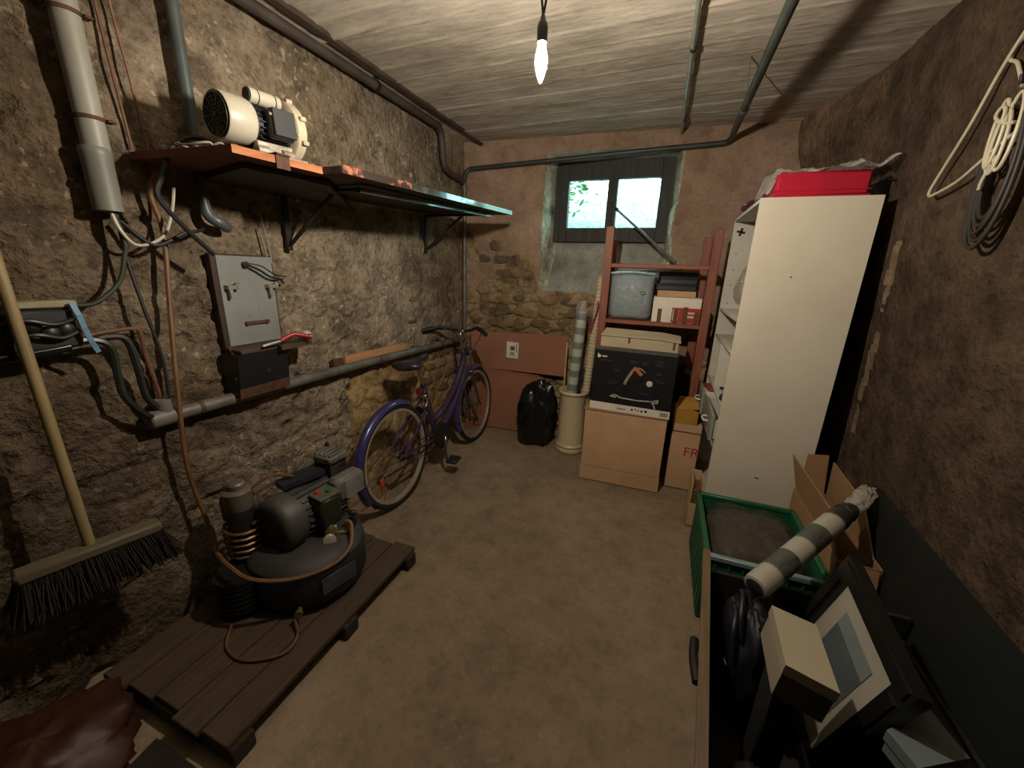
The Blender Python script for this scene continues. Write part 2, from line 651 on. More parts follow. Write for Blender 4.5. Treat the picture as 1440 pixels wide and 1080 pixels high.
# ceiling cast on boards: each board strip at its own level with a raised fin at the joints
v_, u_ = np.meshgrid(np.linspace(-1.1, 3.75, 560), np.linspace(-2.0, 1.35, 110), indexing='ij')
w = v_ + 0.035 * u_
bi = np.floor(w / 0.142)
fr = w / 0.142 - bi
lev = vnoise(bi * 1.7, bi * 0.3, 95) * 0.009
fin = np.exp(-((fr - 0.0) / 0.035) ** 2) + np.exp(-((fr - 1.0) / 0.035) ** 2)
zc = 2.455 - lev - 0.007 * fin * vnoise(u_ * 5, bi * 3.1, 96) - 0.002 * fbm(u_ * 3, w * 30, 97, 3)
zc -= 0.02 * np.exp(-((w - 1.66) / 0.02) ** 2) * sm(-1.2, -1.5, u_)
sheet('ceiling', u_, v_, (u_, v_, zc), m_ceil)

# stones that stand out of the mortar
m_st = [M('stone_brown', '75614a', '5a4a39', 22, 0.95, bmp=0.6, bscale=70, spec=0.1),
        M('stone_tan', '8b7657', '705d45', 22, 0.95, bmp=0.6, bscale=70, spec=0.1),
        M('stone_grey', '6a6050', '514838', 22, 0.95, bmp=0.6, bscale=70, spec=0.1)]


def stone(cx, cz, w_, h_, plane, parent, k):
    r = random.Random(k)
    b = B()
    ph = [r.uniform(0, 6.28) for _ in range(4)]
    n = 11
    prot = r.uniform(0.002, 0.012)

    def pt(rad, th, dd):
        q = 1 + 0.14 * math.sin(2 * th + ph[0]) + 0.10 * math.sin(3 * th + ph[1]) + 0.05 * math.sin(5 * th + ph[2])
        sq = (abs(math.cos(th)) ** 4 + abs(math.sin(th)) ** 4) ** -0.25
        a, c = cx + w_ / 2 * rad * q * sq * math.cos(th), cz + h_ / 2 * rad * q * sq * math.sin(th)
        if plane == 'back':
            return (a, 3.375 + 0.06 * a - dd, c)
        return (-1.735 + dd, a, c)
    vs = []
    for rad, dd in ((1.0, -0.03), (1.0, 0.004 + prot * .4), (0.80, 0.006 + prot), (0.4, 0.008 + prot * 1.15)):
        for i in range(n):
            vs.append(pt(rad * r.uniform(0.94, 1.06), 2 * PI * i / n, dd + r.uniform(-.002, .002)))
    fs = []
    for j in range(3):
        for i in range(n):
            kx = (i + 1) % n
            fs.append([j * n + i, j * n + kx, (j + 1) * n + kx, (j + 1) * n + i])
    fs.append([3 * n + i for i in range(n)])
    b.add(vs, fs)
    return obj('stone', b, m_st[r.choice((0, 0, 1, 2))], parent, smooth=0.9)


k = 0
for row, zc_ in enumerate((0.99, 1.10, 1.205, 1.31, 1.42, 1.54, 1.65)):
    x = -1.64 + (row % 2) * 0.06
    while x < (-0.45 if zc_ < 1.22 else -1.22):
        w_ = rnd.uniform(0.09, 0.22)
        k += 1
        if rnd.random() < (0.8 if zc_ < 1.25 else 0.45):
            stone(x + w_ / 2, zc_ + rnd.uniform(-.012, .012), w_ * 0.9, rnd.uniform(0.06, 0.088), 'back', wall_back, k)
        x += w_ + rnd.uniform(0.008, 0.02)
for row, zc_ in enumerate((1.27, 1.38)):
    x = 0.0
    for q in range(2):
        k += 1
        stone(x + 0.08 + q * 0.17, zc_, 0.14, 0.08, 'back', wall_back, k)
for row, zc_ in enumerate((0.10, 0.22, 0.33, 0.44, 0.55, 0.66, 0.76)):
    x = 2.2 + (row % 2) * 0.09
    while x < 3.12:
        w_ = rnd.uniform(0.10, 0.2)
        k += 1
        if rnd.random() < (0.3 if x < 2.45 else 0.75):
            stone(x + w_ / 2, zc_, w_ * 0.9, rnd.uniform(0.065, 0.09), 'left', wall_left, k)
        x += w_ + 0.015

# ------------------------------------------------------------------ window in the niche
m_wf = wood('window_wood', '3a3a34', '23241f', 'z', 0.7)
win = thing('window_1', (-0.52, 3.56, 1.72), None, None)
win['kind'] = 'structure'
b = B()
y0, y1 = 3.535, 3.60
b.span(-0.99, -0.875, y0, y1, 1.70, 2.33)
b.span(-0.148, -0.04, y0, y1, 1.70, 2.33)
b.span(-0.875, -0.148, y0, y1, 2.182, 2.33)
b.span(-0.875, -0.148, y0, y1, 1.70, 1.812)
obj('window_frame', b, m_wf, win)
b = B()
b.span(-0.548, -0.472, y0 - 0.012, y1, 1.812, 2.182)
b.span(-0.52, -0.50, y0 - 0.02, y0, 1.812, 2.182)
obj('window_mullion', b, m_wf, win)
m_gl = glass('window_glass')
for x0, x1 in ((-0.876, -0.547), (-0.473, -0.147)):
    b = B()
    b.span(x0, x1, 3.572, 3.576, 1.81, 2.184, 0)
    obj('window_pane', b, m_gl, win)

# outside: sloping gravel ground and a bush in the light well
m_gr = wall_mat('gravel', '4d5550', '8a938c', 'b4bcb6', None, 1.0, big=30)
v_, u_ = np.meshgrid(np.linspace(3.62, 7.5, 120), np.linspace(-3.5, 2.5, 150), indexing='ij')
zg = 1.755 + 0.23 * (v_ - 3.62) + 0.03 * fbm(u_ * 6, v_ * 6, 33, 3) + 0.02 * vnoise(u_ * 26, v_ * 26, 34)
sheet('ground', u_, v_, (u_, v_, zg), m_gr)
m_leaf = M('leaf_green', '5f9c62', '3a6b47', 8, 0.5)


def leaves(name, pts, n, size, spread, label, seed):
    r = random.Random(seed)
    b = B()
    b.tube(pts, 0.008, 6, 4, r1=0.003)
    b.k = 1
    P = [Vector(p) for p in pts]
    for i in range(n):
        a = r.uniform(0.15, 1) * (len(P) - 1)
        j = min(int(a), len(P) - 2)
        c = P[j].lerp(P[j + 1], a - j) + Vector((r.gauss(0, spread), r.gauss(0, spread), r.gauss(0, spread)))
        R = Euler((r.uniform(0, 6.3), r.uniform(0, 6.3), r.uniform(0, 6.3))).to_matrix()
        l = size * r.uniform(0.6, 1.2)
        pp = [Vector(q) for q in ((0, -l, 0), (l * .38, -l * .2, .15 * l), (l * .3, l * .5, .1 * l), (0, l, 0), (-l * .3, l * .5, .1 * l), (-l * .38, -l * .2, .15 * l))]
        b.add([c + R @ q for q in pp], [[0, 1, 2, 3], [0, 3, 4, 5]])
    o = single(name, b, [M('twig', '4a4234', None), m_leaf], label, 'plant', recalc=False)
    return o


leaves('leafy_branch', [(-1.35, 4.25, 1.87), (-1.15, 4.2, 2.15), (-1.0, 4.15, 2.35), (-0.8, 4.1, 2.42)], 260, 0.042, 0.10,
       'leafy green branch outside the left window pane', 3)
leaves('shrub', [(0.05, 4.3, 1.86), (0.0, 4.3, 2.2), (-0.08, 4.25, 2.5), (-0.4, 4.2, 2.56)], 120, 0.04, 0.08,
       'dark shrub hanging over the top of the right window pane outside', 4)

# ------------------------------------------------------------------ the bare bulb
BX, BY, BZ = -0.374, 1.130, 1.957
m_bulb = emit('bulb_glow', BULB_COLOR, BULB_STRENGTH)
m_blk = M('black_plastic', '1c1b1a', '121211', 20, 0.45)
lamp = thing('hanging_bulb', (BX, BY, BZ - 0.045), 'bare lit candle bulb hanging from the ceiling on a looped black cable', 'lamp')
b = B()
b.lathe([(0.001, -0.042), (0.004, -0.038), (0.009, -0.026), (0.0135, -0.010), (0.0152, 0.004), (0.0145, 0.017), (0.0115, 0.031), (0.0085, 0.043)], (BX, BY, BZ), n=20)
obj('bulb', b, m_bulb, lamp)
b = B()
b.lathe([(0.009, 0.042), (0.013, 0.046), (0.0135, 0.075), (0.012, 0.085), (0.0075, 0.092), (0.006, 0.100), (0.003, 0.104)], (BX, BY, BZ), n=20)
obj('socket', b, m_blk, lamp)
b = B()
b.tube([(BX, BY, BZ + 0.10), (BX - 0.006, BY, BZ + 0.14), (BX - 0.011, BY, BZ + 0.17), (BX - 0.004, BY, BZ + 0.205), (BX + 0.004, BY, BZ + 0.24), (BX + 0.002, BY, 2.46)], 0.0032, 8)
b.tube([(BX, BY, BZ + 0.10), (BX + 0.007, BY, BZ + 0.14), (BX + 0.008, BY, BZ + 0.18), (BX + 0.006, BY, BZ + 0.21), (BX - 0.004, BY, BZ + 0.24), (BX - 0.003, BY, 2.46)], 0.0032, 8)
obj('cable', b, m_blk, lamp)

# ------------------------------------------------------------------ pipes and cables
m_pipe = M('painted_steel_pipe', '3a3d35', '2b2d27', 10, 0.5, bmp=0.2)
m_pipe2 = M('old_galvanised_pipe', '77746c', '4f4a43', 9, 0.5, 0.3, bmp=0.3)
m_pvc = M('grey_pvc', '88877b', '706e63', 5, 0.5)
m_dark = M('dark_iron', '2e2923', '1d1a17', 16, 0.6, 0.4, bmp=0.3)
m_rust = M('rusty_iron', '5c3a26', '38241a', 22, 0.8, 0.2, bmp=0.4)
m_rub_blk = M('black_rubber', '1a1a1a', '101010', 18, 0.6, bmp=0.2)

pc = thing('ceiling_conduit', (-0.03, 1.2, 2.40), 'thin straight metal conduit along the ceiling, left one of the two', 'pipe')
b = B()
b.tube([(-0.012, -1.0, 2.418), (-0.022, 1.6, 2.418), (-0.044, 3.36, 2.418)], 0.0105, 10, 1)
obj('conduit', b, M('conduit_pale', 'a5a79f', '86867c', 10, 0.35, 0.5), pc)
for yy in (1.05, 2.22, 3.1):
    b = B()
    b.lathe([(0.0135, -0.012), (0.0135, 0.012)], (-0.0235 - 0.006 * (yy - 1.6), yy, 2.418), (0, 1, 0), 12)
    b.box((-0.0235 - 0.006 * (yy - 1.6), yy, 2.438), (0.012, 0.016, 0.03))
    obj('clip', b, m_dark, pc)

wp = thing('water_pipe', (0.27, 2.0, 2.34), 'steel pipe hung below the ceiling, running on along the back wall and down its corner', 'pipe')
b = B()
b.tube([(0.202, -1.0, 2.130), (0.247, 1.71, 2.275), (0.274, 3.20, 2.348)], 0.019, 12, 1)
obj('ceiling_run', b, m_pipe, wp)
b = B()
b.tube([(0.273, 3.16, 2.346), (0.275, 3.28, 2.348), (0.255, 3.345, 2.338), (0.17, 3.352, 2.330), (-0.3, 3.327, 2.312), (-1.0, 3.285, 2.275), (-1.58, 3.245, 2.245), (-1.655, 3.238, 2.237), (-1.685, 3.225, 2.20), (-1.688, 3.210, 2.12)], 0.0185, 12, 5)
obj('cross_run', b, m_pipe, wp)
b = B()
b.tube([(-1.687, 3.212, 2.14), (-1.680, 3.198, 1.5), (-1.68, 3.194, 0.80), (-1.68, 3.194, 0.02)], 0.0185, 12, 1)
obj('drop_pipe', b, m_pipe2, wp)
for p, ax in (((0.266, 2.75, 2.326), (0.018, 1, 0.05)), ((-1.6865, 3.211, 2.09), (0, 0, 1))):
    b = B()
    b.lathe([(0.021, -0.03), (0.023, -0.024), (0.023, 0.024), (0.021, 0.03)], p, ax, 14)
    obj('coupling', b, m_pipe2, wp)
for yy in (0.7, 2.45):
    b = B()
    b.lathe([(0.0185, -0.01), (0.0185, 0.01)], (0.247 + 0.018 * (yy - 1.71), yy, 2.275 + 0.050 * (yy - 1.71)), (0.018, 1, 0.05), 12)
    b.cyl((0.235, yy, 2.275 + 0.050 * (yy - 1.71)), (0.228, yy, 2.46), 0.0035)
    obj('hanger', b, m_pipe2, wp)

hp = thing('heating_pipe', (-1.66, 1.2, 2.36), 'dark pipe along the top of the left wall, bending down at the far corner', 'pipe')
b = B()
b.tube([(-1.65, -1.0, 2.405), (-1.65, 1.0, 2.405), (-1.655, 2.6, 2.41), (-1.655, 2.75, 2.40), (-1.66, 2.80, 2.36), (-1.662, 2.82, 2.27), (-1.664, 2.835, 2.205), (-1.667, 2.87, 2.165), (-1.67, 2.95, 2.150), (-1.676, 3.06, 2.145), (-1.683, 3.17, 2.135)], 0.024, 12, 5)
obj('pipe_run', b, M('dark_painted_pipe', '4b4238', '332c26', 8, 0.6, bmp=0.3), hp)
for yy in (0.9, 2.1):
    b = B()
    b.lathe([(0.0275, -0.012), (0.0275, 0.012)], (-1.652, yy, 2.407), (0, 1, 0), 12)
    b.box((-1.652, yy, 2.44), (0.02, 0.02, 0.03))
    obj('pipe_clamp', b, m_dark, hp)
cc = thing('cable_duct', (-1.58, 1.2, 2.43), 'flat dark cable duct fixed to the ceiling beside the left wall pipe', 'duct')
b = B()
b.span(-1.612, -1.572, -1.0, 3.0, 2.432, 2.458, 0.002)
b.bar((-1.595, 2.98, 2.44), (-1.53, 3.22, 2.41), 0.02, 0.016)
obj('duct_body', b, M('brown_duct', '4d4034', '352c24', 10, 0.6), cc)

dp = thing('downpipe', (-1.665, 0.78, 1.58), 'wide grey plastic downpipe at the near left wall ending above the cables', 'pipe')
b = B()
b.cyl((-1.665, 0.79, 1.74), (-1.665, 0.79, 2.46), 0.033, n=24)
obj('pipe_body', b, m_pvc, dp)
b = B()
b.lathe([(0.034, 0), (0.037, 0.0), (0.037, 0.15), (0.0385, 0.155), (0.0385, 0.17), (0.034, 0.178)], (-1.665, 0.785, 1.585), n=24)
obj('sleeve', b, M('grey_pvc_dark', '6f7066', '5b5b52', 5, 0.5), dp)
for zz in (1.84, 2.10):
    b = B()
    b.lathe([(0.0345, -0.005), (0.037, -0.005), (0.037, 0.005), (0.0345, 0.005)], (-1.665, 0.79, zz), n=24)
    b.box((-1.645, 0.828, zz), (0.03, 0.02, 0.008))
    obj('pipe_clamp', b, m_rust, dp)

gp = thing('grey_pipe', (-1.665, 1.07, 1.58), 'narrow blue-grey pipe behind the motor passing down past the shelf', 'pipe')
b = B()
b.tube([(-1.668, 1.085, 2.46), (-1.668, 1.085, 2.0), (-1.668, 1.08, 1.74), (-1.665, 1.075, 1.66), (-1.655, 1.08, 1.61), (-1.64, 1.11, 1.585), (-1.67, 1.15, 1.575)], 0.020, 14, 5)
obj('pipe_body', b, M('blue_grey_pipe', '4d5554', '3b4141', 6, 0.4), gp)

rp = thing('rail_pipe', (-1.67, 1.9, 0.82), 'long horizontal grey pipe along the left wall behind the bicycle', 'pipe')
b = B()
b.tube([(-1.672, 0.79, 0.886), (-1.672, 1.9, 0.868), (-1.676, 3.17, 0.835)], 0.026, 14, 1)
obj('pipe_body', b, m_pipe2, rp)
b = B()
b.lathe([(0.028, -0.045), (0.033, -0.04), (0.033, 0.04), (0.028, 0.045)], (-1.668, 0.80, 0.887), (0, 1, 0), 16)
b.cyl((-1.668, 0.815, 0.89), (-1.668, 0.81, 0.955), 0.026, n=14)
obj('tee_fitting', b, M('grey_fitting', '6f6a60', '524c43', 8, 0.5, bmp=0.2), rp)
for yy in (0.93, 2.0, 2.75):
    b = B()
    b.lathe([(0.0285, -0.008), (0.0285, 0.008)], (-1.672, yy, 0.886 - 0.0195 * (yy - .79)), (0, 1, 0), 14)
    b.box((-1.70, yy, 0.89), (0.05, 0.014, 0.02))
    obj('pipe_clamp', b, m_rust, rp)
tb = thing('timber_batten', (-1.685, 2.0, 0.895), 'pale orange timber batten lying on the horizontal wall pipe', 'plank')
b = B()
b.bar((-1.687, 1.72, 0.918), (-1.687, 2.30, 0.905), 0.03, 0.042)
obj('batten', b, wood('pale_timber', 'b98a62', '9a7250', 'y'), tb)
b = B()
b.bar((-1.685, 1.63, 0.917), (-1.685, 1.70, 0.916), 0.03, 0.038)
obj('end_block', b, wood('red_timber', '5b3324', '44271c', 'y'), tb)


def cable(name, pts, r, mat, label, cat='cable', group=None, closed=False, r1=None):
    b = B()
    b.tube(pts, r, 7, 7, closed, r1)
    return single(name, b, mat, label, cat, group)


m_red_c = M('brown_cord', '6b4630', '4d3222', 30, 0.7)
m_cord = M('tan_hose', '74522f', '573d25', 12, 0.55)
m_white_c = M('white_cable', 'b8b6a2', '96947f', 14, 0.5)
cable('thin_cable', [(-1.705, 0.884, 2.45), (-1.70, 0.885, 2.18), (-1.703, 0.893, 2.0), (-1.698, 0.897, 1.85), (-1.70, 0.90, 1.79)], 0.0045, m_red_c, 'thin dark cable on the wall just right of the wide downpipe')
cable('thin_cable', [(-1.695, 0.92, 2.45), (-1.69, 0.917, 2.2), (-1.69, 0.93, 2.0), (-1.69, 0.937, 1.86), (-1.685, 0.945, 1.74)], 0.004, M('copper_cord', '7a5540', '5d3f2f', 30, 0.6), 'thin reddish cable beside the shelf end, further from the downpipe')
cable('tan_hose', [(-1.64, 0.943, 1.745), (-1.66, 0.905, 1.66), (-1.67, 0.925, 1.53), (-1.66, 0.89, 1.26), (-1.635, 0.845, 0.95), (-1.65, 0.834, 0.66), (-1.64, 0.859, 0.383), (-1.56, 0.825, 0.315), (-1.42, 0.78, 0.33), (-1.30, 0.78, 0.31), (-1.19, 0.86, 0.285), (-1.115, 0.97, 0.285), (-1.10, 1.06, 0.31), (-1.14, 1.12, 0.36), (-1.16, 1.126, 0.378)], 0.0085, m_cord,
      'long tan air hose dropping from the shelf and looping round to the compressor', 'hose')
cable('black_cable', [(-1.45, 1.10, 1.80), (-1.55, 1.02, 1.845), (-1.55, 0.94, 1.80), (-1.55, 0.887, 1.70), (-1.55, 0.865, 1.64), (-1.55, 0.908, 1.572), (-1.56, 1.012, 1.468)], 0.008, m_rub_blk,
      'thick black cable curving off the left end of the shelf')
cable('pale_cable', [(-1.66, 0.785, 1.60), (-1.64, 0.792, 1.528), (-1.64, 0.83, 1.487), (-1.63, 0.90, 1.52), (-1.62, 0.935, 1.60), (-1.60, 0.945, 1.68)], 0.005, m_white_c, 'pale cable coming out of the wide downpipe and rising to the shelf')
cable('black_cable', [(-1.66, 0.79, 1.60), (-1.65, 0.80, 1.50), (-1.65, 0.79, 1.45), (-1.65, 0.76, 1.37), (-1.64, 0.69, 1.312), (-1.64, 0.64, 1.305)], 0.007, M('green_black_cable', '262a1f', '1b1e17', 10, 0.7), 'dark green cable from the downpipe down to the junction box')
cable('black_cable', [(-1.66, 0.80, 1.59), (-1.66, 0.80, 1.44), (-1.655, 0.812, 1.29), (-1.65, 0.831, 1.114), (-1.65, 0.826, 0.955)], 0.0055, m_rub_blk, 'black cable from the downpipe straight down to the wall pipe fitting')
cable('black_cable', [(-1.67, 0.81, 1.56), (-1.63, 0.87, 1.49), (-1.62, 0.96, 1.535), (-1.63, 1.02, 1.55), (-1.67, 1.06, 1.56)], 0.006, m_rub_blk, 'black cable arching below the shelf end from the downpipe to the bent pipe')
cable('black_hose', [(-1.64, 0.60, 1.19), (-1.64, 0.648, 1.20), (-1.635, 0.693, 1.17), (-1.635, 0.693, 1.07), (-1.635, 0.697, 1.0), (-1.645, 0.74, 0.925), (-1.655, 0.775, 0.895)], 0.011, M('dark_green_hose', '23281f', '171a15', 10, 0.4), 'dark green hose from the junction box curving down to the wall pipe', 'hose')
cable('black_hose', [(-1.66, 0.66, 1.19), (-1.66, 0.70, 1.20), (-1.655, 0.745, 1.185), (-1.655, 0.757, 1.10), (-1.66, 0.765, 0.98), (-1.66, 0.79, 0.93)], 0.011, m_rub_blk, 'black hose bent over in an arch right of the junction box', 'hose')
cable('thin_pipe', [(-1.685, 0.63, 1.20), (-1.685, 0.70, 1.212), (-1.685, 0.78, 1.215), (-1.685, 0.80, 1.20), (-1.685, 0.803, 1.11), (-1.68, 0.815, 0.96)], 0.007, m_red_c, 'thin brown pipe right of the junction box bending down to the fitting', 'pipe')
for dy, zt in ((0, 1.592), (0.022, 1.66)):
    cable('bare_wire', [(-1.70, 1.312 + dy * .5, zt), (-1.69, 1.318 + dy, 1.52), (-1.685, 1.322 + dy * .8, 1.442)], 0.0035, M('grey_wire', '8b8678', '6d685c', 20, 0.4), ('left' if dy == 0 else 'right') + ' one of two grey wires hanging down above the grey control board', 'wire')
cable('floor_cable', [(-1.19, 0.84, 0.115), (-1.13, 0.80, 0.10), (-1.12, 0.73, 0.092), (-1.22, 0.66, 0.091), (-1.33, 0.67, 0.091), (-1.40, 0.74, 0.10)], 0.005, m_red_c, 'thin brown cable looping on the pallet in front of the compressor tank')
b = B()
for i, (dx, dy, dz, sc_) in enumerate(((0, 0, 0, 1), (0.02, 0.03, 0.004, 0.8), (-0.02, -0.02, 0.008, 0.9), (0.01, 0.02, 0.013, 0.7))):
    b.tube([(-1.46 + dx + sc_ * 0.055 * math.cos(t) + 0.02 * math.sin(2 * t + i), 0.985 + dy + sc_ * 0.045 * math.sin(t), 1.793 + dz + 0.006 * math.sin(3 * t + i)) for t in [k * PI / 5 for k in range(10)]], 0.0035, 6, 4, True)
single('twine_bundle', b, M('pale_twine', '9c978a', '78736a', 60, 0.9), 'tangled bundle of pale twine on the shelf end left of the motor', 'twine')

# ------------------------------------------------------------------ wall shelf and motor
m_shelf_r = wood('shelf_red_wood', '7c4528', '5a301d', 'y', 0.75)
m_shelf_e = wood('shelf_raw_edge', 'a86c42', '7f4c2d', 'y', 0.85)
m_shelf_d = wood('shelf_dark_wood', '2f221a', '221a15', 'y', 0.6)
m_gloss = M('shelf_gloss_paint', '565b54', '2c2d29', 9, 0.14, stretch=(1, .6, 1), lo=0.42, hi=0.60, coat=0.6, spec=0.8)
m_peel = M('peeling_orange_paint', '2a1e18', '94573c', 13, 0.5, lo=0.52, hi=0.57)
shelf = thing('wall_shelf', (-1.45, 1.9, 1.75), 'long board shelf on the left wall carrying the electric motor', 'shelf')
b = B()
y0, y1 = 0.95, 1.175
b.quad((-1.70, 0.89, 1.757), (-1.255, 0.915, 1.757), (-1.20, 1.235, 1.757), (-1.70, 1.20, 1.760), 0.022)
o = obj('board', b, m_shelf_r, shelf)
b = B()
b.quad((-1.2553, 0.9155, 1.757), (-1.2, 1.235, 1.757), (-1.2, 1.235, 1.7795), (-1.2553, 0.9155, 1.7795), 0.003)
tag(obj('board_edge', b, m_shelf_e, shelf), 'raw orange sawn edge')
b = B()
b.quad((-1.70, 1.10, 1.738), (-1.33, 1.0, 1.738), (-1.27, 1.30, 1.738), (-1.70, 1.9, 1.740), 0.016)
obj('board', b, m_shelf_d, shelf)
b = B()
b.quad((-1.70, 1.205, 1.758), (-1.117, 1.205, 1.758), (-1.117, 2.85, 1.832), (-1.70, 2.86, 1.832), 0.022)
tag(obj('board', b, m_shelf_d, shelf), 'dark stained far board')
b = B()
b.quad((-1.117, 1.206, 1.757), (-1.117, 1.62, 1.776), (-1.117, 1.62, 1.803), (-1.117, 1.206, 1.784), 0.004)
tag(obj('board_edge', b, m_peel, shelf), 'peeling orange and black paint on the board edge')
b = B()
b.quad((-1.117, 1.622, 1.776), (-1.117, 2.852, 1.831), (-1.117, 2.852, 1.858), (-1.117, 1.622, 1.803), 0.004)
tag(obj('board_edge', b, m_gloss, shelf), 'glossy grey painted edge')
b = B()
b.bar((-1.24, 1.42, 1.745), (-1.235, 2.72, 1.812), 0.03, 0.022)
tag(obj('batten', b, M('batten_gloss', '5d5f57', '3c3d37', 14, 0.16, coat=0.5), shelf), 'pale batten under the far board')
for yy in (1.45, 2.62):
    zz = 1.752 + (yy - 1.2) * 0.0455
    b = B()
    b.bar((-1.695, yy, zz - 0.012), (-1.26, yy, zz - 0.012), 0.03, 0.012)
    b.bar((-1.692, yy, zz - 0.012), (-1.692, yy, zz - 0.26), 0.03, 0.012, up=(1, 0, 0))
    b.bar((-1.69, yy, zz - 0.24), (-1.40, yy, zz - 0.02), 0.02, 0.01, up=(1, 0, 0))
    obj('bracket', b, m_dark, shelf)
b = B()
b.quad((-1.226, 1.04, 1.742), (-1.220, 1.085, 1.742), (-1.220, 1.085, 1.789), (-1.226, 1.04, 1.789), -0.008)
b.quad((-1.29, 1.04, 1.782), (-1.220, 1.04, 1.782), (-1.214, 1.085, 1.782), (-1.29, 1.085, 1.782), 0.005)
tag(obj('strap', b, m_rust, shelf), 'brown iron strap bent over the board edge')

m_cream = M('cream_enamel', 'aeaa98', '989381', 6, 0.4)
m_alu = M('cast_aluminium', 'a39d8d', '7d7668', 24, 0.45, 0.5, bmp=0.2)
m_mblk = M('motor_black', '262626', '161616', 12, 0.5)
m_slate = M('slate_plastic', '303334', '282b2c', 8, 0.75)
mo = thing('electric_motor', (-1.385, 1.005, 1.783), 'cream and black electric motor with a fan grille on the wall shelf', 'motor', rot=(0.05, 0, -0.08))
mo.scale = (1, 0.9, 1)
AX = 0.105
b = B()
b.lathe([(0.061, 0.0), (0.068, -0.003), (0.071, 0.004), (0.070, 0.085), (0.066, 0.098), (0.058, 0.098)], (0, -0.02, AX), (0, 1, 0), 36)
obj('fan_cover', b, m_cream, mo, True)
b = B()
b.lathe([(0.0605, 0.0), (0.0605, 0.006)], (0, -0.024, AX), (0, 1, 0), 32)
g = obj('grille', b, m_mblk, mo, True)
b = B()
for i in range(5):
    b.lathe([(0.014 + i * 0.011, -0.002), (0.0165 + i * 0.011, -0.002), (0.0165 + i * 0.011, 0.002), (0.014 + i * 0.011, 0.002)], (0, -0.025, AX), (0, 1, 0), 24, False)
for i in range(12):
    t = i * PI / 6
    b.bar((0.013 * math.cos(t), -0.026, AX + 0.013 * math.sin(t)), (0.06 * math.cos(t), -0.026, AX + 0.06 * math.sin(t)), 0.003, 0.003, (0, 1, 0), 0)
b.box((0, -0.027, AX), (0.016, 0.006, 0.016))
obj('grille_ring', b, M('grille_grey', '3a3936', '2b2a28', 10, 0.5), mo, True)
b = B()
b.lathe([(0.062, 0.075), (0.062, 0.235)], (0, 0, AX), (0, 1, 0), 32)
for i in range(26):
    t = i * 2 * PI / 26
    b.bar((0.066 * math.cos(t), 0.088, AX + 0.066 * math.sin(t)), (0.066 * math.cos(t), 0.228, AX + 0.066 * math.sin(t)), 0.003, 0.012, (math.cos(t), 0, math.sin(t)), 0)
obj('body', b, m_mblk, mo, True)
b = B()
b.lathe([(0.060, 0.205), (0.093, 0.210), (0.098, 0.215), (0.098, 0.250), (0.092, 0.256), (0.086, 0.258), (0.030, 0.262)], (0, 0, AX), (0, 1, 0), 40)
for t in (0.35, 1.2, 2.2, 3.4, 5.9):
    b.box((0.102 * math.cos(t), 0.240, AX + 0.102 * math.sin(t)), (0.016, 0.026, 0.014), (0, -t, 0))
obj('flange', b, M('cream_cast', 'b8ae94', '998f77', 10, 0.5, bmp=0.2), mo, True)
b = B()
b.lathe([(0.019, 0.0), (0.0225, 0.0), (0.0225, 0.115), (0.018, 0.120)], (0.035, 0.075, AX + 0.075), (0, 1, 0), 20)
cap = obj('capacitor', b, m_cream, mo, True)
for yy in (0.03, 0.095):
    b = B()
    b.lathe([(0.0232, -0.002), (0.0236, 0), (0.0232, 0.002)], (0.035, 0.075 + yy, AX + 0.075), (0, 1, 0), 20)
    obj('strap', b, m_mblk, cap, True)
b = B()
b.lathe([(0.018, -0.002), (0.018, 0.004)], (0.035, 0.073, AX + 0.075), (0, 1, 0), 20)
obj('end_cap', b, m_mblk, cap, True)
b = B()
b.box((0.078, 0.152, AX - 0.002), (0.035, 0.095, 0.088), None, 0.01)
tb_ = obj('terminal_box', b, m_mblk, mo, True)
b = B()
b.box((0.099, 0.155, AX + 0.002), (0.010, 0.088, 0.080), None, 0.006)
obj('terminal_lid', b, m_slate, tb_, True)
b = B()
for yy, zz in ((0.102, 0.02), (0.205, -0.02)):
    b.lathe([(0.005, 0), (0.005, 0.004), (0.003, 0.006)], (0.098, yy, AX + zz), (1, 0, 0), 10)
obj('screw', b, m_alu, tb_, True)
for sx in (-1, 1):
    b = B()
    for yy in (0.085, 0.185):
        b.lathe([(0.017, -0.022), (0.017, 0.022)], (sx * 0.052, yy, 0.020), (0, 1, 0), 16)
    b.span(sx * 0.03, sx * 0.085, 0.055, 0.25, 0.0, 0.012)
    b.span(sx * 0.03, sx * 0.055, 0.07, 0.22, 0.008, 0.05)
    obj('foot', b, m_alu, mo, True)

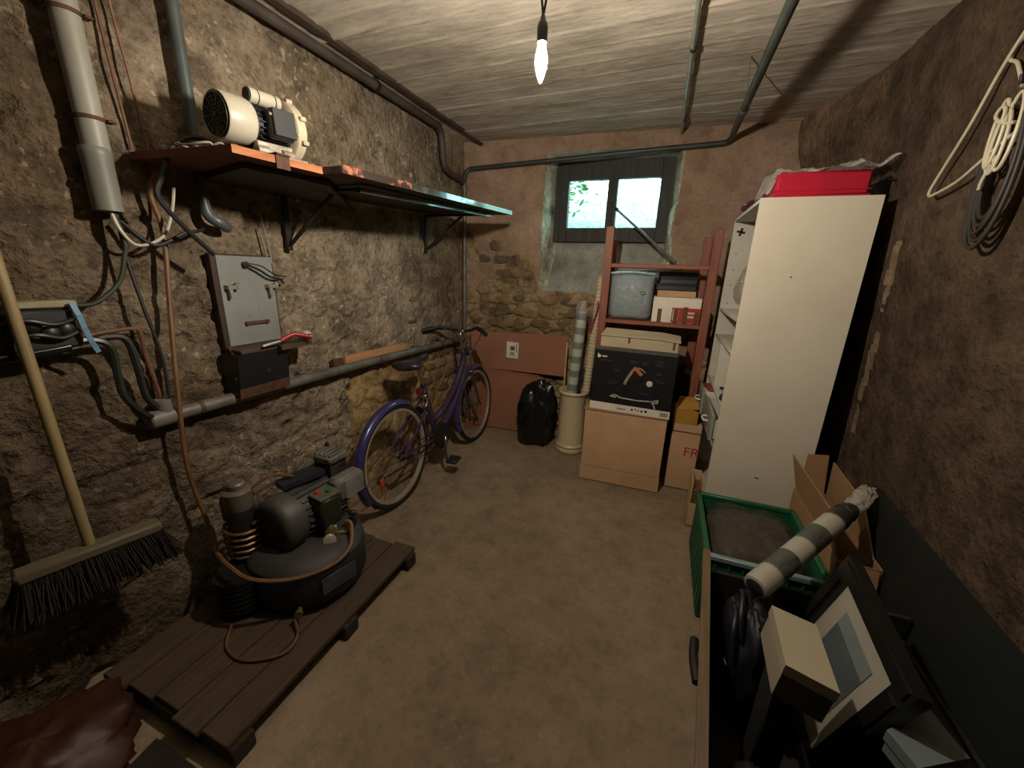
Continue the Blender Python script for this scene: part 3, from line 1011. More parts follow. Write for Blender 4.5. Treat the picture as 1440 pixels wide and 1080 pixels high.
# ------------------------------------------------------------------ control board on the wall
m_sheet = M('grey_sheet_metal', '8d908a', '777a74', 3.5, 0.42, 0.3)
m_bwood = wood('board_dark_wood', '3b2a1e', '2a1e16', 'z', 0.7)
cb = thing('control_board', (-1.70, 1.2, 0.88), 'grey metal sheet on a dark wooden wall board with a ledge and black apron', 'board')
b = B()
b.span(-1.715, -1.685, 1.075, 1.345, 1.085, 1.475)
obj('back_board', b, m_bwood, cb)
b = B()
b.span(-1.686, -1.681, 1.095, 1.335, 1.10, 1.468, 0.001)
sh = obj('metal_sheet', b, m_sheet, cb)
b = B()
for yy, zz in ((1.105, 1.455), (1.325, 1.455), (1.245, 1.245), (1.20, 1.222)):
    b.lathe([(0.006, 0), (0.005, 0.003)], (-1.682, yy, zz), (1, 0, 0), 10)
obj('screw', b, m_alu, sh)
for yy in (1.125, 1.305):
    b = B()
    b.span(-1.682, -1.655, yy - 0.018, yy + 0.022, 1.335, 1.352, 0.002)
    b.span(-1.668, -1.655, yy - 0.012, yy + 0.002, 1.300, 1.340, 0.002)
    b.span(-1.668, -1.655, yy + 0.016, yy + 0.032, 1.335, 1.362, 0.002)
    obj('hook', b, m_alu, sh)
b = B()
b.bar((-1.676, 1.175, 1.19), (-1.676, 1.275, 1.19), 0.01, 0.014)
for yy in (1.178, 1.272):
    b.cyl((-1.684, yy, 1.19), (-1.668, yy, 1.19), 0.008)
tag(obj('handle', b, m_rust, sh), 'rusty handle strip')
b = B()
b.lathe([(0.012, 0), (0.012, 0.02)], (-1.682, 1.205, 1.435), (1, 0, 0), 14)
b.tube([(-1.665, 1.205, 1.435), (-1.655, 1.25, 1.415), (-1.655, 1.30, 1.385), (-1.66, 1.35, 1.375), (-1.69, 1.39, 1.355)], 0.005, 7)
b.tube([(-1.665, 1.210, 1.440), (-1.65, 1.26, 1.43), (-1.65, 1.31, 1.40), (-1.66, 1.345, 1.39), (-1.69, 1.41, 1.385)], 0.003, 7)
obj('cable', b, m_blk, cb)
b = B()
b.span(-1.70, -1.60, 1.08, 1.335, 1.075, 1.092, 0.002)
b.quad((-1.70, 1.27, 1.073), (-1.56, 1.235, 1.073), (-1.56, 1.40, 1.073), (-1.70, 1.45, 1.073), 0.018)
obj('ledge', b, wood('ledge_wood', '4a3426', '35261c', 'y', 0.7), cb)
b = B()
b.prism([(-1.70, 1.06, 1.075), (-1.595, 1.06, 1.075), (-1.615, 1.06, 0.90), (-1.70, 1.06, 0.895)], (0, 0.235, 0))
obj('apron', b, M('black_tin', '1f2023', '15161a', 10, 0.35, 0.2), cb)
b = B()
b.quad((-1.611, 1.058, 0.93), (-1.611, 1.297, 0.93), (-1.617, 1.297, 0.885), (-1.617, 1.058, 0.885), 0.004)
obj('apron_edge', b, m_rust, cb)
b = B()
b.lathe([(0.011, 0), (0.011, 0.005)], (-1.607, 1.19, 0.985), (1, 0, 0.1), 14)
obj('knob', b, m_blk, cb)
b = B()
b.tube([(-1.68, 1.085, 1.10), (-1.62, 1.078, 1.04), (-1.615, 1.07, 1.0), (-1.63, 1.06, 0.97)], 0.006, 7)
obj('wire_hook', b, m_rust, cb)

ht = thing('hand_tool', (-1.58, 1.28, 1.092), 'red handled tool with a bright steel shaft lying on the control board ledge', 'tool')
m_redp = M('red_plastic', '9c2c2c', '7d2222', 14, 0.4)
b = B()
b.cyl((-1.585, 1.165, 1.100), (-1.575, 1.25, 1.112), 0.006)
obj('shaft', b, M('bright_steel', 'd8d4c4', 'bcb7a6', 12, 0.3, 0.6), ht)
b = B()
b.tube([(-1.575, 1.245, 1.112), (-1.57, 1.285, 1.128), (-1.562, 1.312, 1.134), (-1.548, 1.34, 1.126), (-1.535, 1.368, 1.118)], 0.011, 10, 5)
b.lathe([(0.0145, 0), (0.0145, 0.012), (0.009, 0.0125)], (-1.537, 1.362, 1.119), (0.35, 0.75, -0.1), 14)
obj('handle', b, m_redp, ht)
b = B()
b.ball((-1.585, 1.395, 1.117), (0.022, 0.026, 0.022), 14, 10)
tag(obj('cap', b, M('milky_plastic', 'b9b2a4', 'a29b8d', 9, 0.25), ht), 'milky round cap')

# ------------------------------------------------------------------ bicycle
m_purple = M('purple_metallic', '4b3a58', '3a2c47', 30, 0.25, 0.3, coat=0.6)
m_fend = M('violet_fender', '3c3868', '302d54', 30, 0.28, 0.2, coat=0.6)
m_tyre = M('tyre_rubber', '1d1b19', '131211', 20, 0.8)
m_rim = M('rim_alloy', 'bfb59e', 'a69c86', 14, 0.35, 0.5)
m_chrome = M('chrome', 'b4b0a6', '8d8a82', 10, 0.2, 0.9)
LEAN = math.radians(-3.2)
bike = thing('bicycle', (-1.405, 1.805, 0.0), 'purple step-through bicycle leaning against the left wall', 'bicycle', rot=(0, LEAN, 0))
R = 0.327
HUBY = 1.085


def wheel(cy, nm, refl):
    b = B()
    ring = [(0, cy + (R - 0.02) * math.cos(t), R + (R - 0.02) * math.sin(t)) for t in [i * 2 * PI / 48 for i in range(48)]]
    b.tube(ring, 0.020, 10, 1, True)
    ty = obj('tyre', b, m_tyre, bike, True)
    b = B()
    rr = R - 0.046
    pr = [(rr - 0.005, -0.011), (rr + 0.012, -0.014), (rr + 0.015, 0), (rr + 0.012, 0.014), (rr - 0.005, 0.011), (rr - 0.008, 0.0), (rr - 0.005, -0.011)]
    b.lathe(pr, (0, cy, R), (1, 0, 0), 56, False)
    rim = obj('rim', b, m_rim, bike, True)
    b = B()
    for i in range(32):
        t = i * 2 * PI / 32
        s_ = 1 if i % 2 else -1
        t2 = t + (0.35 if (i // 2) % 2 else -0.35)
        b.tube([(s_ * 0.028, cy + 0.022 * math.cos(t2), R + 0.022 * math.sin(t2)), (0, cy + rr * math.cos(t), R + rr * math.sin(t))], 0.0011, 4, 1)
    sp = obj('spokes', b, m_chrome, bike, True)
    sp['kind'] = 'stuff'
    b = B()
    b.lathe([(0.008, -0.055), (0.012, -0.05), (0.012, -0.035), (0.025, -0.03), (0.025, -0.026), (0.013, -0.022), (0.013, 0.022), (0.025, 0.026), (0.025, 0.03), (0.012, 0.035), (0.008, 0.055)], (0, cy, R), (1, 0, 0), 18)
    obj('hub', b, m_chrome, bike, True)
    if refl:
        b = B()
        t = math.radians(218)
        c = Vector((0.006, cy + 0.2 * math.cos(t), R + 0.2 * math.sin(t)))
        b.box(c, (0.014, 0.028, 0.085), (t - PI / 2 + 0.9, 0, 0), 0.004)
        tag(obj('spoke_reflector', b, M('orange_reflector', 'b0482a', '8d3620', 30, 0.3), bike, True), 'orange spoke reflector')


wheel(0.0, 'rear', True)
wheel(HUBY, 'front', True)


def fender(cy, a0, a1, rr=R + 0.012, n=26):
    b = B()
    prof = [(-0.029, -0.018), (-0.024, -0.002), (-0.012, 0.007), (0, 0.010), (0.012, 0.007), (0.024, -0.002), (0.029, -0.018)]
    vs, fs = [], []
    m = len(prof)
    for i in range(n + 1):
        t = math.radians(a0 + (a1 - a0) * i / n)
        for x, dr in prof + [(x * 0.93, dr - 0.003) for x, dr in prof[::-1]]:
            vs.append((x, cy + (rr + dr) * math.cos(t), R + (rr + dr) * math.sin(t)))
    q = 2 * m
    for i in range(n):
        for k in range(q):
            kk = (k + 1) % q
            fs.append([i * q + k, i * q + kk, (i + 1) * q + kk, (i + 1) * q + k])
    fs.append(list(range(q)))
    fs.append([n * q + k for k in range(q)][::-1])
    b.add(vs, fs)
    return obj('fender', b, m_fend, bike, True)


fender(0.0, 62, 212)
fender(HUBY, 62, 205)
for sx in (-1, 1):
    b = B()
    t = math.radians(186)
    b.tube([(sx * 0.05, 0.0, R), (sx * 0.036, (R + .01) * math.cos(t), R + (R + .01) * math.sin(t))], 0.0028, 6, 1)
    obj('fender_stay', b, m_chrome, bike, True)
    b = B()
    t = math.radians(178)
    b.tube([(sx * 0.055, HUBY, R), (sx * 0.036, HUBY + (R + .01) * math.cos(t), R + (R + .01) * math.sin(t))], 0.0028, 6, 1)
    obj('fender_stay', b, m_chrome, bike, True)
BBp = Vector((0, 0.455, 0.285))
ST = Vector((0, 0.345, 0.68))
HT, HBm = Vector((0, 0.925, 0.80)), Vector((0, 0.965, 0.66))
b = B()
b.tube([BBp, ST], 0.021, 12, 1)
b.cyl(HT + Vector((0, -0.006, .015)), HBm + Vector((0, .005, -.015)), 0.021, n=16)
b.tube([HT + Vector((0, 0.01, -0.045)), (0, 0.80, 0.60), (0, 0.60, 0.46), (0, 0.435, 0.40)], 0.0235, 12, 5)
b.tube([HBm + Vector((0, 0, 0.015)), (0, 0.80, 0.50), (0, 0.62, 0.36), BBp], 0.027, 12, 5)
b.cyl(BBp - Vector((0.036, 0, 0)), BBp + Vector((0.036, 0, 0)), 0.021, n=16)
for sx in (-1, 1):
    b.tube([(sx * 0.02, 0.455, 0.285), (sx * 0.05, 0.30, 0.30), (sx * 0.058, 0.0, R)], 0.009, 8, 4)
    b.tube([(sx * 0.02, 0.365, 0.60), (sx * 0.055, 0.2, 0.47), (sx * 0.058, 0.0, R)], 0.008, 8, 4)
obj('frame', b, m_purple, bike, True)
b = B()
for sx in (-1, 1):
    b.tube([(sx * 0.045, HBm.y + 0.012, 0.635), (sx * 0.052, 0.995, 0.55), (sx * 0.056, 1.04, 0.42), (sx * 0.057, HUBY, R)], 0.0125, 10, 4, r1=0.008)
b.box((0, HBm.y + 0.012, 0.64), (0.115, 0.04, 0.03), (0.28, 0, 0), 0.008)
obj('fork', b, m_purple, bike, True)
b = B()
b.tube([ST - Vector((0, -0.02, 0.06)), ST, (0, 0.305, 0.835)], 0.0125, 10, 1)
obj('seat_post', b, m_chrome, bike, True)
b = B()
b.lathe([(0.019, -0.014), (0.021, 0), (0.019, 0.014)], ST, (ST - BBp), 14)
obj('seat_clamp', b, m_blk, bike, True)
# saddle: wide behind, a narrow nose in front
b = B()
sec = []
NS, NR = 14, 14
for i in range(NS + 1):
    t = i / NS
    y = 0.135 + 0.275 * t
    w_ = 0.088 * (1 - sm(0.15, 0.75, np.array(t))) ** 1.0 + 0.021
    w_ = float(w_) * (0.55 if i == 0 else (0.85 if i == 1 else (0.6 if i == NS else 1)))
    top = 0.885 - 0.012 * math.sin(PI * min(1, t * 1.2)) + 0.012 * t
    th = 0.055 - 0.02 * t
    sec.append([(w_ * math.copysign(abs(math.cos(q)) ** 0.7, math.cos(q)), y, top - th / 2 + th / 2 * math.copysign(abs(math.sin(q)) ** 0.8, math.sin(q))) for q in [2 * PI * k / NR for k in range(NR)]])
vs = [p for s_ in sec for p in s_]
fs = [[i * NR + k, i * NR + (k + 1) % NR, (i + 1) * NR + (k + 1) % NR, (i + 1) * NR + k] for i in range(NS) for k in range(NR)]
fs += [list(range(NR))[::-1], [NS * NR + k for k in range(NR)]]
b.add(vs, fs)
sad = obj('saddle', b, M('saddle_black', '232428', '191a1d', 12, 0.35), bike, True, smooth=1.2)
b = B()
for sx in (-1, 1):
    b.tube([(sx * 0.045, 0.16, 0.845), (sx * 0.022, 0.25, 0.828), (sx * 0.02, 0.33, 0.832), (sx * 0.012, 0.39, 0.865)], 0.0035, 6)
b.span(-0.025, 0.025, 0.28, 0.33, 0.818, 0.838)
obj('saddle_rail', b, m_chrome, sad, True)
b = B()
b.tube([HT + Vector((0, 0, 0)), HT + Vector((0, -0.022, 0.09)), (0, 0.90, 0.955), (0, 0.925, 0.975)], 0.012, 10, 4)
b.box((0, 0.925, 0.975), (0.05, 0.04, 0.035), None, 0.008)
obj('stem', b, m_chrome, bike, True)
b = B()
b.tube([(-0.285, 0.75, 0.985), (-0.23, 0.81, 1.0), (-0.15, 0.90, 1.01), (-0.08, 0.925, 0.985), (0, 0.925, 0.975), (0.08, 0.925, 0.985), (0.15, 0.90, 1.01), (0.23, 0.81, 1.0), (0.285, 0.75, 0.985)], 0.011, 10, 5)
obj('handlebar', b, m_blk, bike, True)
for sx in (-1, 1):
    b = B()
    b.tube([(sx * 0.292, 0.743, 0.983), (sx * 0.255, 0.783, 0.993), (sx * 0.20, 0.845, 1.005)], 0.0165, 12, 4)
    obj('grip', b, m_rub_blk, bike, True)
    b = B()
    b.tube([(sx * 0.165, 0.888, 1.0), (sx * 0.19, 0.885, 0.99), (sx * 0.235, 0.85, 0.975), (sx * 0.275, 0.80, 0.965)], 0.006, 8, 4)
    b.box((sx * 0.165, 0.895, 0.998), (0.03, 0.03, 0.03), None, 0.006)
    obj('brake_lever', b, m_blk, bike, True)
b = B()
b.tube([(-0.16, 0.90, 0.99), (-0.10, 1.0, 0.95), (-0.03, 0.98, 0.80), (0.0, 0.97, 0.68)], 0.003, 6)
b.tube([(0.16, 0.90, 0.99), (0.12, 1.01, 0.93), (0.04, 0.96, 0.78), (0.02, 0.80, 0.58), (0.018, 0.5, 0.38)], 0.003, 6)
obj('brake_cable', b, m_blk, bike, True)
b = B()
b.lathe([(0.02, 0), (0.033, 0.006), (0.036, 0.03), (0.034, 0.034)], (0, 0.985, 0.80), (0, 1, -0.15), 18)
b.bar((0, 0.955, 0.76), (0, 0.99, 0.80), 0.012, 0.006)
obj('headlamp', b, m_blk, bike, True)
b = B()
b.lathe([(0.02, 0), (0.026, 0.004), (0.026, 0.012)], (0, 0.30, 0.655), (0, -1, 0.1), 16)
b.bar((0, 0.30, 0.655), (0, 0.355, 0.65), 0.014, 0.01)
tag(obj('rear_reflector', b, M('red_reflector', '7a1d18', '5c1612', 30, 0.25), bike, True), 'round red reflector under the saddle')
b = B()
b.tube([(0.03, 0.33, 0.60), (0.05, 0.30, 0.585), (0.05, 0.275, 0.56), (0.02, 0.27, 0.55)], 0.008, 8)
b.tube([(-0.03, 0.33, 0.60), (-0.05, 0.30, 0.585), (-0.05, 0.275, 0.56)], 0.008, 8)
b.box((0, 0.325, 0.615), (0.07, 0.025, 0.03), None, 0.006)
obj('rear_brake', b, m_chrome, bike, True)
b = B()
b.lathe([(0.088, 0.042), (0.095, 0.046), (0.095, 0.060), (0.080, 0.066), (0.02, 0.068)], BBp - Vector((0, 0, 0)), (1, 0, 0), 30)
obj('chain_guard', b, m_blk, bike, True)
b = B()
for dz in (0.03, -0.026):
    b.tube([(0.046, 0.455, 0.285 + dz * 2.2), (0.046, 0.0, R + dz)], 0.004, 6, 1)
b.lathe([(0.032, -0.003), (0.032, 0.003)], (0.044, 0, R), (1, 0, 0), 18)
obj('chain', b, m_dark, bike, True)
CA = math.radians(-98)
for sx, a in ((1, CA), (-1, CA + PI)):
    tip = BBp + Vector((sx * 0.085, 0.165 * math.cos(a), 0.165 * math.sin(a)))
    b = B()
    b.bar(BBp + Vector((sx * 0.074, 0, 0)), tip, 0.014, 0.022, (1, 0, 0), 0.004)
    cr = obj('crank', b, m_chrome, bike, True)
    b = B()
    b.box(tip + Vector((sx * 0.06, 0, 0)), (0.085, 0.085, 0.024), (0.15, 0, 0), 0.008)
    b.cyl(tip, tip + Vector((sx * 0.02, 0, 0)), 0.007)
    obj('pedal', b, m_rub_blk, cr, True)
b = B()
b.tube([(-0.035, 0.36, 0.28), (-0.07, 0.33, 0.2), (-0.12, 0.28, 0.03)], 0.008, 8, 3)
obj('kickstand', b, m_chrome, bike, True)

# ------------------------------------------------------------------ pallet and compressor
m_plank = wood('pallet_plank', '4e3d2b', '3a2d20', 'y', 0.85)
m_bear = wood('pallet_bearer', '33271b', '251c14', 'x', 0.85)
pal = thing('pallet', (-1.3, 0.9, 0.0), 'low wooden pallet of long planks under the compressor', 'pallet')
for i in range(5):
    b = B()
    x0 = -1.625 + i * 0.121
    ya, yb_ = 0.45 + 0.012 * ((i * 7) % 3), 1.385 + 0.01 * ((i * 5) % 3)
    b.span(x0, x0 + 0.116, ya, yb_, 0.060 + 0.001 * (i % 2), 0.082, 0.003)
    obj('plank', b, m_plank, pal)
for yy in (0.50, 0.95, 1.36):
    b = B()
    b.span(-1.64, -1.012, yy - 0.035, yy + 0.035, 0.0, 0.062, 0.004)
    obj('bearer', b, m_bear, pal)

m_tank = M('tank_dark_blue', '23272c', '181a1e', 9, 0.5, bmp=0.15)
m_tank2 = M('tank_dust_top', '37342f', '201f1e', 6, 0.65, bmp=0.2)
m_dust = M('dusty_grey_cast', '6d6962', '4b4843', 18, 0.65, 0.2, bmp=0.3)
m_copper = M('dull_copper', '86603f', '5b4230', 16, 0.45, 0.6)
m_brass = M('dull_brass', '8c7a54', '61533a', 18, 0.45, 0.6)
PZ = 0.083
comp = thing('air_compressor', (-1.33, 1.06, PZ), 'dark air compressor with round tank, motor and copper coiled dryer column on the pallet', 'compressor')
TC = (-1.33, 1.055)
b = B()
b.lathe([(0.205, 0.0), (0.225, 0.012), (0.232, 0.03), (0.232, 0.155), (0.226, 0.175), (0.205, 0.195), (0.16, 0.208), (0.08, 0.214), (0.01, 0.215)], (TC[0], TC[1], PZ + 0.025), n=40)
obj('tank', b, m_tank, comp)
b = B()
b.lathe([(0.2285, 0.172), (0.207, 0.1965), (0.16, 0.2095), (0.08, 0.2155), (0.01, 0.2165)], (TC[0], TC[1], PZ + 0.025), n=40)
tag(obj('tank_lid', b, m_tank2, comp), 'dusty domed top of the tank')
for a in (0.6, 2.2, 3.8, 5.4):
    b = B()
    b.lathe([(0.022, 0), (0.022, 0.02), (0.016, 0.04)], (TC[0] + 0.17 * math.cos(a), TC[1] + 0.17 * math.sin(a), PZ - 0.001), n=12)
    obj('foot', b, m_rub_blk, comp)
b = B()
aa = -0.25
cx, cy = TC[0] + 0.2335 * math.cos(aa), TC[1] + 0.2335 * math.sin(aa)
b.box((cx, cy, PZ + 0.125), (0.004, 0.15, 0.075), (0, 0, aa), 0.001)
tag(obj('name_plate', b, M('faded_plate', '4b545c', '39414a', 20, 0.4, 0.3), comp), 'faded metal plate')
b = B()
b.lathe([(0.010, 0), (0.010, 0.02), (0.016, 0.022), (0.016, 0.032)], (-1.19, 0.87, PZ + 0.05), (0.6, -0.8, 0), 12)
obj('drain_valve', b, m_brass, comp)
# motor, lying along the tank
MZ = 0.415
b = B()
b.lathe([(0.02, -0.004), (0.098, 0.0), (0.111, 0.012), (0.116, 0.03), (0.116, 0.085), (0.108, 0.09)], (-1.365, 0.925, MZ), (0.06, 1, 0), 32)
b.lathe([(0.099, 0.085), (0.099, 0.30)], (-1.365, 0.925, MZ), (0.06, 1, 0), 28)
for i in range(22):
    t = i * 2 * PI / 22
    o_ = Vector((-1.365 + 0.103 * math.cos(t), 0.925, MZ + 0.103 * math.sin(t)))
    b.bar(o_ + Vector((0.005, 0.095, 0)), o_ + Vector((0.018, 0.30, 0)), 0.004, 0.012, (math.cos(t), 0, math.sin(t)), 0)
b.span(-1.43, -1.29, 0.98, 1.20, PZ + 0.225, MZ - 0.07)
obj('motor', b, M('motor_grey', '4a4945', '33322f', 7, 0.55, 0.1, bmp=0.15), comp)
b = B()
b.lathe([(0.086, 0.0), (0.090, 0.003)], (-1.3655, 0.919, MZ), (0.06, 1, 0), 28)
obj('fan_grille', b, m_mblk, comp)
# compressor head and cylinder
b = B()
b.box((-1.35, 1.255, 0.43), (0.13, 0.11, 0.13), None, 0.02)
obj('crankcase', b, M('crankcase_grey', '43413d', '2f2d2a', 9, 0.6, bmp=0.2), comp)
b = B()
for i in range(6):
    b.box((-1.355, 1.245, 0.505 + i * 0.011), (0.098, 0.098, 0.004), None, 0.001)
b.lathe([(0.042, 0.48), (0.042, 0.58)], (-1.355, 1.245, 0), n=20)
for sx in (-1, 1):
    for sy in (-1, 1):
        b.cyl((-1.355 + sx * .043, 1.245 + sy * .043, 0.48), (-1.355 + sx * .043, 1.245 + sy * .043, 0.58), 0.007, n=8)
obj('cylinder', b, M('cylinder_dark', '3d3a35', '2a2825', 9, 0.55, 0.3), comp)
b = B()
b.box((-1.355, 1.245, 0.595), (0.108, 0.108, 0.034), None, 0.012)
for i in range(4):
    b.bar((-1.395 + i * 0.027, 1.20, 0.617), (-1.395 + i * 0.027, 1.29, 0.617), 0.010, 0.012)
hd = obj('cylinder_head', b, m_dust, comp)
b = B()
b.lathe([(0.010, 0.60), (0.010, 0.632), (0.006, 0.642)], (-1.40, 1.275, 0), n=10)
obj('head_bolt', b, m_dark, hd)
# intake filter box with louvres
FR = (0, 0, -0.08)
b = B()
b.box((-1.265, 1.235, 0.475), (0.075, 0.155, 0.115), FR, 0.024)
fb = obj('filter_housing', b, m_dust, comp)
b = B()
for i in range(11):
    b.box((-1.2265, 1.25, 0.43 + i * 0.0085), (0.005, 0.105, 0.004), FR, 0.001)
obj('louvre', b, M('louvre_pale', '8a867c', '6d6962', 12, 0.5, 0.3), fb)
# pressure switch
b = B()
b.box((-1.245, 1.095, 0.435), (0.085, 0.10, 0.138), (0, 0, -0.15), 0.012)
ps = obj('pressure_switch', b, M('dark_green_box', '23291f', '191d16', 9, 0.4), comp)
b = B()
b.box((-1.247, 1.096, 0.508), (0.085, 0.10, 0.012), (0, 0, -0.15), 0.005)
obj('switch_lid', b, M('dusty_lid', '5c5648', '443f35', 9, 0.6), ps)
for dx, dy, nm, cc_ in ((-0.022, -0.018, 'red_button', 'a33a30'), (0.012, 0.012, 'green_button', '2f6b3c')):
    b = B()
    b.lathe([(0.013, 0.512), (0.013, 0.522), (0.010, 0.527)], (-1.247 + dx, 1.096 + dy, 0), n=14)
    tag(obj(nm, b, M(nm, cc_, None, 20, 0.4), ps), nm.replace('_', ' '))
b = B()
b.box((-1.198, 1.080, 0.358), (0.004, 0.028, 0.022), (0, 0, -0.15), 0.001)
tag(obj('tag_label', b, M('paper_tag', 'c8bfa2', 'b0a78c', 30, 0.8), ps), 'small pale paper tag')
# regulator and gauge
b = B()
b.lathe([(0.018, 0.30), (0.018, 0.335), (0.026, 0.34), (0.026, 0.36), (0.012, 0.38)], (-1.215, 1.075, 0), n=16)
b.cyl((-1.235, 1.08, 0.32), (-1.16, 1.13, 0.325), 0.010)
b.cyl((-1.165, 1.125, 0.325), (-1.165, 1.125, 0.38), 0.011)
obj('regulator', b, m_brass, comp)
b = B()
b.lathe([(0.024, 0), (0.027, 0.002), (0.027, 0.016), (0.023, 0.019)], (-1.20, 1.052, 0.322), (0.75, -0.62, 0.25), 20)
obj('gauge', b, M('gauge_face', 'b5ad9a', '8d8676', 20, 0.25, 0.3), comp)
b = B()
b.box((-1.165, 1.155, 0.40), (0.035, 0.02, 0.02), (0, 0, .4), 0.005)
b.box((-1.18, 1.17, 0.345), (0.03, 0.03, 0.04), None, 0.005)
obj('valve_knob', b, m_blk, comp)
# shroud over the motor
b = B()
b.quad((-1.45, 1.03, 0.532), (-1.38, 1.01, 0.532), (-1.33, 1.185, 0.535), (-1.42, 1.22, 0.535), 0.022)
obj('belt_cover', b, M('blue_black_tin', '2a3038', '1d2127', 14, 0.45, 0.2), comp)
# dryer column with the copper coil
DX, DY = -1.50, 0.905
b = B()
b.lathe([(0.070, 0), (0.070, 0.02), (0.052, 0.03), (0.052, 0.41), (0.048, 0.42)], (DX, DY, PZ), n=24)
dc = obj('dryer_column', b, m_blk, comp)
b = B()
b.lathe([(0.050, 0.405), (0.052, 0.41), (0.052, 0.47), (0.054, 0.485), (0.044, 0.492), (0.032, 0.495), (0.032, 0.515), (0.026, 0.522)], (DX, DY, PZ), n=24)
obj('column_head', b, M('dusty_brass_head', '6f6858', '544e42', 10, 0.5, 0.3), dc)
b = B()
b.tube([(DX + 0.066 * math.cos(t), DY + 0.066 * math.sin(t), PZ + 0.345 - 0.0023 * k) for k, t in enumerate([i * PI / 6 for i in range(60)])], 0.007, 7, 1)
b.tube([(DX + 0.060, DY, PZ + 0.345), (DX + 0.07, DY + 0.06, PZ + 0.37), (-1.43, 1.0, PZ + 0.40)], 0.0055, 7, 4)
obj('copper_coil', b, m_copper, dc)
b = B()
b.tube([(DX + 0.04, DY + 0.03, PZ + 0.485), (DX + 0.06, DY + 0.08, PZ + 0.51), (-1.43, 1.02, PZ + 0.51), (-1.40, 1.08, PZ + 0.48)], 0.0055, 7, 5)
b.tube([(DX + 0.045, DY + 0.035, PZ + 0.465), (DX + 0.06, DY + 0.12, PZ + 0.475)], 0.005, 7, 1)
obj('air_line', b, m_copper, comp)
b = B()
b.tube([(DX - 0.055, DY - 0.02, PZ + 0.45), (DX - 0.075, DY - 0.02, PZ + 0.42), (DX - 0.070, DY - 0.02, PZ + 0.34)], 0.009, 8, 4)
obj('side_fitting', b, m_copper, dc)
b = B()
for i in range(7):
    b.lathe([(0.088, -0.006), (0.088, 0.006)], (-1.45, 0.83, PZ + 0.04 + i * 0.022), n=20)
b.lathe([(0.06, -0.03), (0.06, 0.15)], (-1.45, 0.83, PZ + 0.031), n=20)
obj('cooling_fins', b, m_blk, comp)

# ------------------------------------------------------------------ broom on the wall
m_brw = wood('broom_wood', '857450', '70613d', 'z', 0.55)
br = thing('broom', (-1.55, 0.49, 0.47), 'wide broom with a pale wooden handle hung head down on the left wall', 'broom')
b = B()
b.tube([(-1.54, 0.487, 0.60), (-1.60, 0.50, 1.40), (-1.613, 0.503, 1.62)], 0.0135, 12, 1)
obj('handle', b, m_brw, br)
b = B()
b.bar((-1.56, 0.335, 0.595), (-1.50, 0.645, 0.585), 0.055, 0.035, bev=0.008)
obj('head', b, wood('broom_head_wood', '5c523c', '483f2e', 'y', 0.7), br)
b = B()
r_ = random.Random(5)
for i in range(1500):
    t, s_ = r_.random(), r_.uniform(-1, 1)
    p = Vector((-1.56 + 0.06 * t + 0.024 * s_, 0.34 + 0.30 * t, 0.578))
    q = p + Vector((0.030 * s_ + r_.gauss(0, 0.008), r_.gauss(0, 0.010) + (t - .5) * 0.05, -0.105 + r_.uniform(-.012, .012)))
    b.tube([p, q], 0.0026, 3, 1)
o = obj('bristles', b, M('dark_bristle', '241a13', '17110d', 40, 0.9), br)
o['kind'] = 'stuff'
b = B()
b.cyl((-1.70, 0.503, 1.60), (-1.59, 0.503, 1.61), 0.004)
single('nail', b, m_dark, 'iron nail in the left wall that the broom hangs from', 'nail')

# ------------------------------------------------------------------ junction box
jb = thing('junction_box', (-1.66, 0.57, 1.17), 'black electrical junction box on the near left wall with a blue strap', 'box')
b = B()
b.span(-1.72, -1.625, 0.42, 0.635, 1.185, 1.30, 0.008)
obj('box_body', b, M('dirty_black_box', '24231f', '151412', 9, 0.45), jb)
b = B()
for i in range(4):
    b.ball((-1.618, 0.50 + i * 0.033, 1.245 + 0.015 * math.sin(i * 2)), (0.012, 0.02, 0.022), 10, 8)
b.tube([(-1.62, 0.47, 1.265), (-1.60, 0.52, 1.275), (-1.60, 0.57, 1.26), (-1.615, 0.62, 1.27)], 0.006, 7)
b.tube([(-1.62, 0.48, 1.225), (-1.60, 0.53, 1.235), (-1.605, 0.58, 1.22), (-1.615, 0.625, 1.235)], 0.006, 7)
obj('wiring', b, m_blk, jb)
b = B()
b.bar((-1.655, 0.50, 1.312), (-1.65, 0.64, 1.312), 0.055, 0.02, bev=0.006)
tag(obj('top_cover', b, M('dirty_cream_plastic', '8b8268', '6d6550', 9, 0.6), jb), 'dirty cream cover on top')
b = B()
b.tube([(-1.64, 0.30, 1.165), (-1.635, 0.55, 1.182), (-1.635, 0.60, 1.187)], 0.014, 10, 1)
obj('tube', b, M('glossy_black_tube', '17171a', '101012', 8, 0.15), jb)
b = B()
pts = [(-1.612, 0.622, 1.318), (-1.600, 0.626, 1.28), (-1.598, 0.630, 1.24), (-1.600, 0.638, 1.20), (-1.605, 0.65, 1.165)]
for p, q in zip(pts, pts[1:]):
    b.bar(p, q, 0.014, 0.003, up=(1, 0, 0), bev=0.001)
tag(obj('strap', b, M('faded_blue_strap', '5b7f97', '456477', 20, 0.6), jb), 'faded blue strap')

